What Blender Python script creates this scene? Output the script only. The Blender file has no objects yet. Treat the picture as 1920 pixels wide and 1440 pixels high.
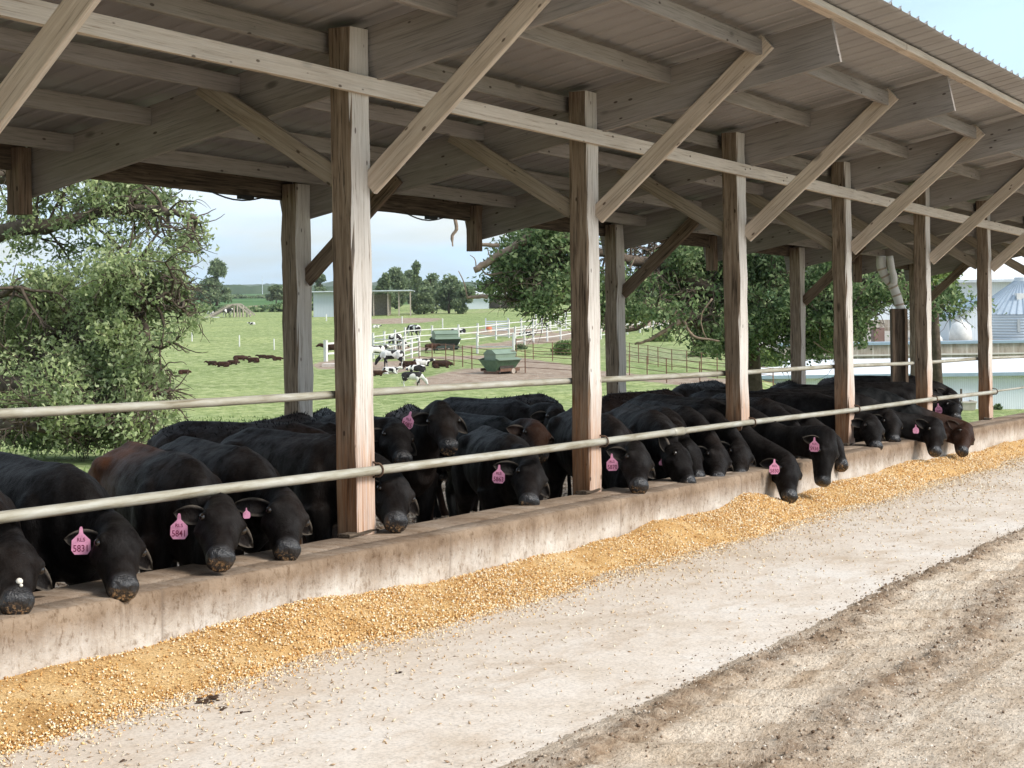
import bpy, bmesh, math, random
import numpy as np
from mathutils import Vector, Matrix, noise as mnoise
R = math.radians
HAZE = True
random.seed(7); rng = np.random.default_rng(7)
scene = bpy.context.scene
COL = scene.collection

# ---------------------------------------------------------------- camera
SL = 0.0304                 # the shed, bunk and lane run downhill along +X
ZC = 1.60                   # eye height at the lens
F = 3109.0; PX, PY = 960.0, 538.0; ROLL = 0.014
AZ = R(29.9)
FW = Vector((math.cos(AZ), math.sin(AZ), 0)); RT0 = Vector((math.sin(AZ), -math.cos(AZ), 0)); UP0 = Vector((0, 0, 1))
RT = (RT0 - UP0*ROLL).normalized(); UP = (UP0 + RT0*ROLL).normalized()
CAM = Vector((0, 0, ZC))
cam = bpy.data.cameras.new('camera'); co = bpy.data.objects.new('camera', cam); COL.objects.link(co)
cam.sensor_width = 36; cam.lens = F*36/1920; cam.shift_x = 0; cam.shift_y = -(720-PY)/1920
cam.clip_start = 0.1; cam.clip_end = 12000
M = Matrix.Identity(4)
for i in range(3):
    M[i][0] = RT[i]; M[i][1] = UP[i]; M[i][2] = -FW[i]; M[i][3] = CAM[i]
co.matrix_world = M
scene.camera = co

# ---------------------------------------------------------------- light
SUN_EL, SUN_AZ = R(40), R(-84)      # azimuth of the sun measured from +X towards +Y
w = bpy.data.worlds.new('World'); scene.world = w; w.use_nodes = True
nt = w.node_tree; nt.nodes.clear()
def wn(t, **k):
    n = nt.nodes.new(t)
    for a, b in k.items(): setattr(n, a, b)
    return n
wo = wn('ShaderNodeOutputWorld'); bg = wn('ShaderNodeBackground'); sky = wn('ShaderNodeTexSky')
sky.sky_type = 'NISHITA'; sky.sun_disc = False; sky.sun_elevation = SUN_EL; sky.sun_rotation = R(90)-SUN_AZ
sky.air_density = 1.2; sky.dust_density = 1.5; sky.ozone_density = 1.5
tc = wn('ShaderNodeTexCoord'); mp = wn('ShaderNodeMapping'); mp.inputs['Scale'].default_value = (1.3, 1.3, 7.0)
mp.inputs['Location'].default_value = (0.3, 1.4, 0.1)
nz = wn('ShaderNodeTexNoise'); nz.inputs['Scale'].default_value = 2.6; nz.inputs['Detail'].default_value = 7; nz.inputs['Roughness'].default_value = 0.55
cr = wn('ShaderNodeValToRGB'); cr.color_ramp.elements[0].position = 0.36; cr.color_ramp.elements[1].position = 0.56
cr.color_ramp.elements[0].color = (0.12, 0.12, 0.12, 1); cr.color_ramp.elements[1].color = (0.93, 0.93, 0.93, 1)
mx = wn('ShaderNodeMixRGB'); mx.inputs['Color2'].default_value = (5.2, 5.35, 5.5, 1)
nt.links.new(tc.outputs['Generated'], mp.inputs['Vector']); nt.links.new(mp.outputs['Vector'], nz.inputs['Vector'])
nt.links.new(nz.outputs['Fac'], cr.inputs['Fac']); nt.links.new(cr.outputs['Color'], mx.inputs['Fac'])
nz2_ = wn('ShaderNodeTexNoise'); nz2_.inputs['Scale'].default_value = 1.7; nz2_.inputs['Detail'].default_value = 5; nt.links.new(mp.outputs['Vector'], nz2_.inputs['Vector'])
cc = wn('ShaderNodeValToRGB'); cc.color_ramp.elements[0].position = .42; cc.color_ramp.elements[1].position = .60; cc.color_ramp.elements[0].color = (.56, .78, .98, 1); cc.color_ramp.elements[1].color = (1, 1, 1, 1)
cm = wn('ShaderNodeMixRGB', blend_type='MULTIPLY'); cm.inputs['Fac'].default_value = 1; cm.inputs['Color1'].default_value = (6.0, 6.1, 6.2, 1)
nt.links.new(nz2_.outputs['Fac'], cc.inputs['Fac']); nt.links.new(cc.outputs['Color'], cm.inputs['Color2']); nt.links.new(cm.outputs['Color'], mx.inputs['Color2'])
nt.links.new(sky.outputs['Color'], mx.inputs['Color1']); nt.links.new(mx.outputs['Color'], bg.inputs['Color'])
bg.inputs['Strength'].default_value = 0.10
nt.links.new(bg.outputs['Background'], wo.inputs['Surface'])
sun = bpy.data.lights.new('sun', 'SUN'); so = bpy.data.objects.new('sun', sun); COL.objects.link(so)
sun.energy = 2.0; sun.angle = R(18); sun.color = (1.0, 0.95, 0.88)
sd = Vector((math.cos(SUN_EL)*math.cos(SUN_AZ), math.cos(SUN_EL)*math.sin(SUN_AZ), math.sin(SUN_EL)))
so.rotation_euler = sd.to_track_quat('Z', 'Y').to_euler()
so.location = (0, 0, 60)
vs = scene.view_settings; vs.view_transform = 'Standard'; vs.look = 'None'; vs.gamma = 1; vs.exposure = 1.15; vs.use_curve_mapping = False
scene.cycles.max_bounces = 6; scene.cycles.diffuse_bounces = 3; scene.cycles.glossy_bounces = 2
scene.cycles.transmission_bounces = 2; scene.cycles.transparent_max_bounces = 4; scene.cycles.caustics_reflective = False
scene.cycles.use_denoising = True

# ---------------------------------------------------------------- helpers
def ray(px, py):
    return (FW*F + RT*(px-PX) - UP*(py-PY))/F      # forward depth 1
def at_depth(px, py, D):
    return CAM + ray(px, py)*D
def at_Y(px, py, Y):
    r = ray(px, py); return CAM + r*(Y/r.y)
def proj(p):
    v = Vector(p)-CAM; d = v.dot(FW)
    return PX + F*v.dot(RT)/d, PY - F*v.dot(UP)/d
def B(X, Y, zp):            # a point in the shed's sloping frame, zp measured from eye level
    return Vector((X, Y, ZC + zp - SL*X))
def sstep(a, b, x):
    t = np.clip((x-a)/(b-a), 0, 1); return t*t*(3-2*t)

def link(o, parent=None):
    COL.objects.link(o)
    if parent is not None: o.parent = parent
    return o
def props(o, label=None, cat=None, group=None, kind=None):
    if label: o['label'] = label
    if cat: o['category'] = cat
    if group: o['group'] = group
    if kind: o['kind'] = kind
    return o
def empty(name, loc, label=None, cat=None, group=None, rz=0):
    o = bpy.data.objects.new(name, None); o.empty_display_size = .3
    o.location = loc; o.rotation_euler = (0, 0, rz); link(o)
    return props(o, label, cat, group)
def mesh(name, V, Fc, mat=None, smooth=False):
    me = bpy.data.meshes.new(name)
    V = np.asarray(V, dtype=np.float64)
    me.from_pydata([tuple(v) for v in V] if len(V) < 50 else V.tolist(), [], Fc if isinstance(Fc, list) else Fc.tolist())
    if mat is not None: me.materials.append(mat)
    if smooth: me.shade_smooth() if hasattr(me, 'shade_smooth') else me.polygons.foreach_set('use_smooth', [True]*len(me.polygons))
    me.update(); return me
def fast_mesh(name, V, Fc, mat, smooth=False):
    """V (n,3), Fc (m,k) with one k"""
    me = bpy.data.meshes.new(name); n, m, k = len(V), len(Fc), Fc.shape[1]
    me.vertices.add(n); me.vertices.foreach_set('co', np.asarray(V, np.float32).ravel())
    me.loops.add(m*k); me.loops.foreach_set('vertex_index', np.asarray(Fc, np.int32).ravel())
    me.polygons.add(m); me.polygons.foreach_set('loop_start', np.arange(0, m*k, k, dtype=np.int32))
    me.polygons.foreach_set('loop_total', np.full(m, k, np.int32))
    if smooth: me.polygons.foreach_set('use_smooth', np.ones(m, bool))
    me.materials.append(mat); me.update(calc_edges=True); return me
def obj(name, me, parent=None, world=True):
    o = bpy.data.objects.new(name, me); link(o, parent)
    return o

class MB:
    """collects simple solids into one mesh"""
    def __init__(s): s.V = []; s.F = []
    def add(s, V, Fc):
        b = len(s.V); s.V += [tuple(v) for v in V]; s.F += [tuple(b+i for i in f) for f in Fc]; return s
    def box(s, c, d, rz=0, M=None):
        c = Vector(c); hx, hy, hz = d[0]/2, d[1]/2, d[2]/2
        m = Matrix.Rotation(rz, 3, 'Z') if M is None else M
        vs_ = [c + m @ Vector((x*hx, y*hy, z*hz)) for x in (-1, 1) for y in (-1, 1) for z in (-1, 1)]
        return s.add(vs_, [(0,1,3,2),(4,6,7,5),(0,4,5,1),(2,3,7,6),(0,2,6,4),(1,5,7,3)])
    def bar(s, a, b, wd, h, up=(0, 0, 1)):
        a = Vector(a); b = Vector(b); z = (b-a).normalized(); up = Vector(up)
        x = z.cross(up)
        if x.length < 1e-4: x = z.cross(Vector((1, 0, 0)))
        x.normalize(); y = x.cross(z).normalized()
        P = [p + x*(i*wd/2) + y*(j*h/2) for p in (a, b) for i, j in ((-1,-1),(1,-1),(1,1),(-1,1))]
        return s.add(P, [(0,3,2,1),(4,5,6,7)] + [(i, (i+1)%4, (i+1)%4+4, i+4) for i in range(4)])
    def tube(s, pts, rad, n=8, cap=True):
        pts = [Vector(p) for p in pts]; rings = []; ref = Vector((0.13, 0.21, 0.97))
        if not hasattr(rad, '__len__'): rad = [rad]*len(pts)
        b = len(s.V)
        t0 = (pts[1]-pts[0]).normalized(); x = t0.cross(ref).normalized()
        for i, p in enumerate(pts):
            t = (pts[min(i+1, len(pts)-1)]-pts[max(i-1, 0)]).normalized()
            x = (x - t*x.dot(t)).normalized(); y = t.cross(x)
            for k in range(n):
                a = 2*math.pi*k/n; s.V.append(tuple(p + (x*math.cos(a)+y*math.sin(a))*rad[i]))
        for i in range(len(pts)-1):
            for k in range(n):
                a = b+i*n+k; c = b+i*n+(k+1)%n; s.F.append((a, c, c+n, a+n))
        if cap:
            s.F.append(tuple(b+k for k in range(n))[::-1]); s.F.append(tuple(b+(len(pts)-1)*n+k for k in range(n)))
        return s
    def build(s, name, mat, parent=None, smooth=False):
        o = obj(name, mesh(name, s.V, s.F, mat, smooth), parent); return o
def local_to(parent_loc, rz, P):
    return P

# ---------------------------------------------------------------- materials
class NM:
    def __init__(s, name, rough=.8, spec=.3):
        s.m = bpy.data.materials.new(name); s.m.use_nodes = True; s.t = s.m.node_tree
        s.b = s.t.nodes['Principled BSDF']; s.b.inputs['Roughness'].default_value = rough
        s.b.inputs['Specular IOR Level'].default_value = spec; s._c = None
        s.out = s.t.nodes['Material Output']
    def n(s, typ, **k):
        x = s.t.nodes.new(typ)
        for a, b in k.items():
            if a in x.inputs: x.inputs[a].default_value = b
            else: setattr(x, a, b)
        return x
    def l(s, a, b): s.t.links.new(a, b); return s
    def coord(s, kind='Object', scale=(1, 1, 1), loc=(0, 0, 0), rnd=False, rot=(0, 0, 0)):
        c = s.n('ShaderNodeTexCoord'); m = s.n('ShaderNodeMapping'); m.inputs['Scale'].default_value = scale
        m.inputs['Location'].default_value = loc; m.inputs['Rotation'].default_value = rot
        src = c.outputs[kind]
        if kind == 'World':
            pass
        s.l(src, m.inputs['Vector']); out = m.outputs['Vector']
        if rnd:
            oi = s.n('ShaderNodeObjectInfo'); vm = s.n('ShaderNodeVectorMath', operation='MULTIPLY_ADD')
            s.l(oi.outputs['Random'], vm.inputs[0]); vm.inputs[1].default_value = (37, 53, 71); s.l(out, vm.inputs[2]); out = vm.outputs[0]
        return out
    def pos(s, scale=(1, 1, 1), rot=(0, 0, 0)):
        g = s.n('ShaderNodeNewGeometry'); m = s.n('ShaderNodeMapping'); m.inputs['Scale'].default_value = scale; m.inputs['Rotation'].default_value = rot
        s.l(g.outputs['Position'], m.inputs['Vector']); return m.outputs['Vector']
    def noise(s, vec, scale=5, detail=5, rough=.55, dist=0):
        x = s.n('ShaderNodeTexNoise'); x.inputs['Scale'].default_value = scale; x.inputs['Detail'].default_value = detail
        x.inputs['Roughness'].default_value = rough; x.inputs['Distortion'].default_value = dist
        s.l(vec, x.inputs['Vector']); return x.outputs['Fac']
    def ramp(s, fac, stops, interp='LINEAR'):
        r = s.n('ShaderNodeValToRGB'); e = r.color_ramp.elements; r.color_ramp.interpolation = interp
        while len(e) < len(stops): e.new(.5)
        for i, (p, c) in enumerate(stops):
            e[i].position = p
            e[i].color = (c, c, c, 1) if not hasattr(c, '__len__') else (c[0], c[1], c[2], 1)
        s.l(fac, r.inputs['Fac']); return r.outputs['Color']
    def mix(s, fac, a, b, mode='MIX'):
        x = s.n('ShaderNodeMixRGB', blend_type=mode)
        for i, v in (('Fac', fac), ('Color1', a), ('Color2', b)):
            if isinstance(v, (int, float)): x.inputs[i].default_value = v if i == 'Fac' else (v, v, v, 1)
            elif isinstance(v, tuple): x.inputs[i].default_value = (*v, 1)
            else: s.l(v, x.inputs[i])
        return x.outputs['Color']
    def math(s, op, a, b=0.0, clamp=False):
        x = s.n('ShaderNodeMath', operation=op, use_clamp=clamp)
        for i, v in enumerate((a, b)):
            if isinstance(v, (int, float)): x.inputs[i].default_value = v
            else: s.l(v, x.inputs[i])
        return x.outputs[0]
    def attr(s, name):
        a = s.n('ShaderNodeAttribute', attribute_name=name); return a
    def color(s, c):
        if isinstance(c, tuple): s.b.inputs['Base Color'].default_value = (*c, 1)
        else: s.l(c, s.b.inputs['Base Color'])
        return s
    def bump(s, h, strength=.3, dist=.01):
        x = s.n('ShaderNodeBump'); x.inputs['Strength'].default_value = strength; x.inputs['Distance'].default_value = dist
        s.l(h, x.inputs['Height']); s.l(x.outputs['Normal'], s.b.inputs['Normal']); return s

def wood(name, dark, mid, light, wear=False, bleach_lit=.0, scale=1.0, bright=1.0, crackf=.75):
    m = NM(name, .85, .15)
    v = m.coord('Object', (9*scale, 9*scale, .55*scale), rnd=True)
    g = m.noise(v, 4, 8, .65, .6)
    v2 = m.coord('Object', (34*scale, 34*scale, .9*scale), rnd=True)
    fine = m.noise(v2, 3, 5, .6, .2)
    c = m.ramp(g, [(.25, dark), (.48, mid), (.72, light)])
    crack = m.ramp(fine, [(.38, .10), (.43, .75), (.48, 1.0)])
    c = m.mix(crackf, c, crack, 'MULTIPLY')
    v3 = m.coord('Object', (1.2, 1.2, .7), rnd=True)
    c = m.mix(.55, c, m.ramp(m.noise(v3, 1.5, 3), [(.3, (.62, .58, .54)), (.7, (1.1, 1.08, 1.05))]), 'MULTIPLY')
    # knots
    vk = m.n('ShaderNodeTexVoronoi', feature='F1'); vk.inputs['Scale'].default_value = 1.0
    m.l(m.coord('Object', (4.5, 4.5, 1.9), rnd=True), vk.inputs['Vector'])
    kn = m.ramp(vk.outputs['Distance'], [(.05, .25), (.085, .55), (.12, 1.0)])
    c = m.mix(.7, c, kn, 'MULTIPLY')
    if bleach_lit:
        # the road side is weathered pale, with its brighter daylight put into the colour too
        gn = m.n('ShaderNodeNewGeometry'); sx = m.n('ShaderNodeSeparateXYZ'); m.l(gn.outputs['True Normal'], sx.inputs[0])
        f = m.ramp(m.math('MULTIPLY', sx.outputs['Y'], -1.0), [(.55, 0.0), (.8, bleach_lit)])
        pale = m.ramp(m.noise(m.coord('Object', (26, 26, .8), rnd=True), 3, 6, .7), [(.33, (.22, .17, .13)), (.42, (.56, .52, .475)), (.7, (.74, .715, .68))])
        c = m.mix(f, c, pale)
    if wear:
        # red-brown rubbed lower length
        sz = m.n('ShaderNodeSeparateXYZ'); m.l(m.coord('Object'), sz.inputs[0])
        nn = m.noise(m.coord('Object', (7, 7, 1.1), rnd=True), 3, 5, .6)
        h = m.math('ADD', sz.outputs['Z'], m.math('MULTIPLY', nn, -.9))
        f = m.ramp(h, [(.0, .68), (.2, .36), (.42, 0.0)])
        f2 = m.math('MULTIPLY', f, m.ramp(fine, [(.35, 1.0), (.7, .45)]))
        c = m.mix(f2, c, m.ramp(g, [(.3, (.13, .05, .02)), (.5, (.40, .17, .065)), (.7, (.54, .28, .12))]))
    nl = m.n('ShaderNodeTexVoronoi', feature='F1'); nl.inputs['Scale'].default_value = 1.0; m.l(m.coord('Object', (11, 11, 5), rnd=True), nl.inputs['Vector'])
    c = m.mix(.8, c, m.ramp(nl.outputs['Distance'], [(.075, (.12, .08, .06)), (.11, (1, 1, 1))]), 'MULTIPLY')
    if bright != 1.0: c = m.mix(1.0, c, bright, 'MULTIPLY')
    m.color(c); hb = m.math('ADD', m.math('MULTIPLY', g, .6), fine); m.bump(hb, .55, .006)
    return m.m

W_POST = wood('weathered_post_wood', (.085, .06, .042), (.235, .175, .125), (.36, .29, .22), wear=True, bleach_lit=.9)
W_BEAM = wood('pale_sawn_wood', (.44, .35, .27), (.58, .49, .40), (.70, .62, .53), bleach_lit=.6, crackf=.35)  # header, front braces and eave lightened in colour, standing in for sky light
W_RAFT = wood('shed_rafter_wood', (.235, .21, .195), (.295, .27, .25), (.35, .325, .305), crackf=.3)
W_BROWN = wood('brown_brace_wood', (.075, .05, .035), (.19, .135, .095), (.29, .22, .165))
W_BRACE = wood('shaded_brace_wood', (.24, .19, .145), (.34, .285, .23), (.44, .385, .32), crackf=.4)  # inner brace tone, dimmed in colour for the shade under the roof
W_OLD = wood('old_dark_wood', (.03, .025, .02), (.10, .075, .055), (.20, .16, .12))

def simple(name, col, rough=.6, spec=.3, var=.25, scale=3, metal=0, bump=0):
    m = NM(name, rough, spec); v = m.coord('Object', rnd=True)
    n = m.noise(v, scale, 6, .6)
    a = tuple(c*(1-var) for c in col); b = tuple(min(1, c*(1+var*.6)) for c in col)
    m.color(m.ramp(n, [(.3, a), (.7, b)])); m.b.inputs['Metallic'].default_value = metal
    if bump: m.bump(m.noise(v, scale*6, 4), bump, .004)
    return m.m
# ================================================================ ground
def hfar(D):
    xs = [0, 20, 30, 45, 60, 80, 100, 130, 160, 200, 260, 340, 500, 800, 1500, 4000, 9000]
    hs = [1.9, 2.3, 2.9, 3.75, 4.3, 4.6, 4.75, 4.5, 4.0, 3.7, 3.3, 3.0, 2.7, 2.4, 2.0, 2.0, 2.0]
    return np.interp(D, xs, hs)
def terrain_z(X, Y, rough=True):
    X = np.asarray(X, float); Y = np.asarray(Y, float)
    D = X*FW.x + Y*FW.y; L = X*RT0.x + Y*RT0.y
    Dc = np.clip(D, 0, None)
    # smooth the piecewise profile a little
    far = ZC - (hfar(Dc*.93)+hfar(Dc)+hfar(Dc*1.07))/3
    rr = L/np.maximum(Dc, 25)
    drop = 1.75*sstep(.13, .22, rr)*sstep(35, 72, Dc)*(1-sstep(85, 105, Dc)*.75)*(1-sstep(150, 260, Dc))
    lf = .5*sstep(-.05, -.3, rr)*sstep(30, 60, Dc)*(1-sstep(80, 130, Dc))
    far = far - drop + lf*0
    near = ZC - 1.98 - SL*np.clip(X, -20, 40)
    wgt = np.maximum(sstep(10.5, 26, Y), sstep(32, 60, X))
    z = near*(1-wgt) + far*wgt
    if rough:
        z = z + (np.sin(X*.21+Y*.13)*np.cos(Y*.17-X*.06)*.10 + np.sin(X*.53)*np.sin(Y*.47)*.03)*wgt*sstep(20, 50, D)*(1-sstep(300, 600, D))
    return z
def ground_hit(px, py):
    r = ray(px, py); lo = 12.0; d = lo
    while d < 6000:
        p = CAM + r*d
        if p.y > 8 and p.z <= float(terrain_z(p.x, p.y)): break
        lo = d; d *= 1.01
    hi = d
    for _ in range(30):
        mid = (lo+hi)/2; p = CAM + r*mid
        if p.z <= float(terrain_z(p.x, p.y)): hi = mid
        else: lo = mid
    p = CAM + r*hi
    return Vector((p.x, p.y, float(terrain_z(p.x, p.y))))
def px_size(p, n):          # metres that cover n photo pixels at p
    return n*(Vector(p)-CAM).dot(FW)/F

# polar terrain sheet round the camera
na, nr = 420, 300
ang = np.concatenate([np.linspace(-math.pi, AZ-R(28), 60, endpoint=False), np.linspace(AZ-R(28), AZ+R(28), na), np.linspace(AZ+R(28), math.pi, 61)[1:-1]])
rad = np.concatenate([[0.5], np.geomspace(3, 9000, nr)])
A, RR = np.meshgrid(ang, rad)
X = RR*np.cos(A); Y = RR*np.sin(A); Z = terrain_z(X, Y)
nA, nR = len(ang), len(rad)
V = np.stack([X.ravel(), Y.ravel(), Z.ravel()], 1)
ii, jj = np.meshgrid(np.arange(nR-1), np.arange(nA), indexing='ij'); j2 = (jj+1) % nA
Fq = np.stack([ii*nA+jj, (ii+1)*nA+jj, (ii+1)*nA+j2, ii*nA+j2], -1).reshape(-1, 4)
# worn earth: around feeders, in the lanes, in front of the sheds (photo positions -> ground)
dirt = np.zeros(len(V)); tallg = np.zeros(len(V))
def patch(px, py, rx_px, depth_m, val=1.0, arr=None, soft=.55):
    c = ground_hit(px, py); rx = px_size(c, rx_px)
    d = V[:, :2] - np.array([c.x, c.y])
    u = (d @ np.array([RT0.x, RT0.y]))/rx; v = (d @ np.array([FW.x, FW.y]))/depth_m
    q = np.sqrt(u*u+v*v); a = dirt if arr is None else arr
    np.maximum(a, val*(1-sstep(soft, 1.25, q)), out=a)
def lane(pts, wd, val=.9, arr=None):
    P = [ground_hit(*p) for p in pts]; a = dirt if arr is None else arr
    for p, q in zip(P, P[1:]):
        d = np.array([q.x-p.x, q.y-p.y]); Ld = (d@d); o = V[:, :2]-np.array([p.x, p.y])
        t = np.clip((o@d)/Ld, 0, 1); dist = np.linalg.norm(o - t[:, None]*d, axis=1)
        np.maximum(a, val*(1-sstep(wd*.4, wd, dist)), out=a)
patch(930, 706, 150, 9); patch(840, 716, 70, 6); patch(720, 690, 80, 9); patch(960, 622, 90, 10, .8)
patch(750, 600, 90, 14, .95); patch(510, 574, 50, 14); patch(625, 683, 40, 6, .9)
patch(1000, 700, 110, 8); patch(850, 583, 120, 20, .35); patch(700, 730, 200, 3, .25)
lane([(760, 655), (900, 652), (1000, 640), (1075, 625), (1300, 598)], 3.2); lane([(800, 672), (940, 672), (1080, 700), (1350, 720), (1420, 735)], 2.6)
lane([(1090, 700), (1250, 712), (1380, 700)], 2.0, .8)
lane([(560, 745), (330, 752), (100, 762)], 2.2, .75); lane([(560, 750), (800, 742)], 1.3, .35)
patch(1250, 668, 90, 9, .9, tallg); patch(1080, 640, 60, 6, .8, tallg); patch(1420, 690, 60, 8, .9, tallg)
patch(1180, 655, 110, 7, .7, tallg)
D_ = V[:, 0]*FW.x+V[:, 1]*FW.y
fieldm = sstep(300, 330, D_)
m = NM('pasture_ground', .95, .05)
p1 = m.pos(); n1 = m.noise(p1, .22, 8, .65); n2 = m.noise(m.pos((1, 1, .2)), 2.2, 6, .7); n3 = m.noise(p1, .035, 4, .5)
grass = m.ramp(n2, [(.30, (.095, .14, .048)), (.44, (.21, .265, .10)), (.56, (.33, .38, .17)), (.70, (.50, .49, .30))])
grass = m.mix(.55, grass, m.ramp(n1, [(.3, (.62, .66, .6)), (.5, (1, 1, 1)), (.7, (1.25, 1.16, 1.1))]), 'MULTIPLY')
grass = m.mix(.5, grass, m.ramp(n3, [(.35, (.8, .85, .75)), (.65, (1.2, 1.12, 1.1))]), 'MULTIPLY')
at = m.attr('dirt'); tg = m.attr('tall'); fd = m.attr('field')
tallc = m.ramp(m.noise(p1, 3.5, 5, .7), [(.3, (.09, .14, .05)), (.5, (.24, .27, .13)), (.66, (.45, .42, .28))])
grass = m.mix(tg.outputs['Fac'], grass, tallc)
fieldc = m.ramp(n3, [(.4, (.07, .14, .05)), (.6, (.12, .20, .08))])
grass = m.mix(fd.outputs['Fac'], grass, fieldc)
earth = m.ramp(m.noise(p1, 1.6, 7, .7), [(.3, (.20, .13, .09)), (.5, (.34, .26, .195)), (.72, (.46, .38, .30))])
df = m.math('ADD', at.outputs['Fac'], m.math('MULTIPLY', m.math('SUBTRACT', n1, .5), 1.6))
df = m.math('MULTIPLY', m.ramp(df, [(.38, 0.0), (.62, 1.0)]), m.ramp(at.outputs['Fac'], [(.02, 0.0), (.2, 1.0)]))
m.color(m.mix(df, grass, earth)); m.bump(m.math('ADD', n2, m.noise(p1, 9, 3)), .9, .12)
me = fast_mesh('ground', V, Fq, m.m, True)
for nm, arr in (('dirt', dirt), ('tall', tallg), ('field', fieldm)):
    a = me.attributes.new(nm, 'FLOAT', 'POINT'); a.data.foreach_set('value', arr.astype(np.float32))
props(obj('ground', me), 'green pasture rolling away behind the feed shed', kind='structure')

# ---------------------------------------------------------------- pen floor (bedding and mud)
def hgrid(name, xs, ys, zf, mat, smooth=True):
    XX, YY = np.meshgrid(xs, ys); ZZ = zf(XX, YY); V_ = np.stack([XX.ravel(), YY.ravel(), ZZ.ravel()], 1)
    n_, m_ = len(xs), len(ys); i, j = np.meshgrid(np.arange(m_-1), np.arange(n_-1), indexing='ij')
    Q = np.stack([i*n_+j, i*n_+j+1, (i+1)*n_+j+1, (i+1)*n_+j], -1).reshape(-1, 4)
    return fast_mesh(name, V_, Q, mat, smooth)
_LAT = {}
def nz2(XX, YY, s, seed=0):   # value noise, about -1..1; s = radians per metre
    XX = np.asarray(XX, float); YY = np.asarray(YY, float)
    out = np.zeros(np.broadcast(XX, YY).shape); amp = 1.0; tot = 0; f = s/3.6
    for o in range(4):
        k = (seed, o)
        if k not in _LAT: _LAT[k] = np.random.default_rng(seed*13+o).uniform(-1, 1, (256, 256))
        T_ = _LAT[k]; a = .6+o*.9; u = (XX*math.cos(a)+YY*math.sin(a))*f+17.3*o; v = (-XX*math.sin(a)+YY*math.cos(a))*f+5.1*o
        iu = np.floor(u).astype(int); iv = np.floor(v).astype(int); fu = u-iu; fv = v-iv; fu = fu*fu*(3-2*fu); fv = fv*fv*(3-2*fv)
        g = lambda p, q: T_[p % 256, q % 256]
        out += amp*((g(iu, iv)*(1-fu)+g(iu+1, iv)*fu)*(1-fv)+(g(iu, iv+1)*(1-fu)+g(iu+1, iv+1)*fu)*fv)
        tot += amp; amp *= .55; f *= 2.03
    return out/tot*1.5
m = NM('pen_bedding', .95, .1); p1 = m.pos()
b1 = m.noise(p1, 30, 5, .75); b2 = m.noise(p1, 4, 5, .6); b3 = m.noise(p1, .8, 3, .5)
vo = m.n('ShaderNodeTexVoronoi', feature='F1'); vo.inputs['Scale'].default_value = 26; vo.inputs['Randomness'].default_value = 1; m.l(m.pos((1, 1.6, 1)), vo.inputs['Vector'])
c = m.ramp(vo.outputs['Color'], [(.15, (.20, .13, .085)), (.45, (.56, .41, .29)), (.8, (.85, .70, .54))])
c = m.mix(.6, c, m.ramp(b2, [(.35, (.42, .36, .32)), (.6, (1.1, 1.05, 1.0))]), 'MULTIPLY')
m.color(c); m.bump(m.math('ADD', b1, vo.outputs['Distance']), 1.0, .03)
PENM = m.m
me = hgrid('pen_floor', np.arange(-4, 27, .09), np.arange(5.80, 12.6, .09), lambda X_, Y_: ZC-1.9-SL*X_+nz2(X_, Y_, 3, 3)*.03 - .25*sstep(11.8, 12.6, Y_), PENM)
props(obj('pen_floor', me), 'tan wood-chip bedding and trodden mud inside the pen', kind='structure')

# ---------------------------------------------------------------- lane: concrete apron and churned dirt
YE = 3.12    # apron edge
m = NM('apron_concrete', .9, .2); p1 = m.pos()
a1 = m.noise(p1, 1.1, 6, .6); a2 = m.noise(p1, 9, 6, .7); a3 = m.noise(p1, 60, 3, .6)
c = m.ramp(a1, [(.3, (.55, .46, .365)), (.5, (.66, .585, .505)), (.7, (.70, .65, .59))])
c = m.mix(.35, c, m.ramp(a2, [(.3, (.72, .66, .6)), (.55, (1, 1, 1)), (.75, (1.1, 1.1, 1.1))]), 'MULTIPLY')
c = m.mix(.5, c, m.ramp(a3, [(.36, .62), (.5, 1.0), (.64, 1.12)]), 'MULTIPLY')
c = m.mix(.6, c, m.ramp(m.noise(m.pos((.6, 1.6, 1)), 3.2, 7, .72), [(.50, (1, 1, 1)), (.68, (.74, .64, .53))]), 'MULTIPLY')
sy = m.n('ShaderNodeSeparateXYZ'); m.l(p1, sy.inputs[0])
yy = m.math('ADD', sy.outputs['Y'], m.math('MULTIPLY', m.math('SUBTRACT', a1, .5), 1.2))
c = m.mix(m.ramp(m.math('MULTIPLY', m.math('SUBTRACT', yy, 3.9), .9), [(.0, 0.0), (1.0, .5)]), c, (.54, .43, .32))
m.color(c); m.bump(m.math('ADD', a2, m.math('MULTIPLY', a3, .5)), .35, .01)
me = hgrid('apron', np.arange(-6, 45, .12), np.linspace(YE-.35, 5.42, 24), lambda X_, Y_: ZC-1.6-SL*X_+nz2(X_, Y_, 2, 5)*.003, m.m)
props(obj('apron', me), 'pale concrete feed apron along the bunk wall', kind='structure')

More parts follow.
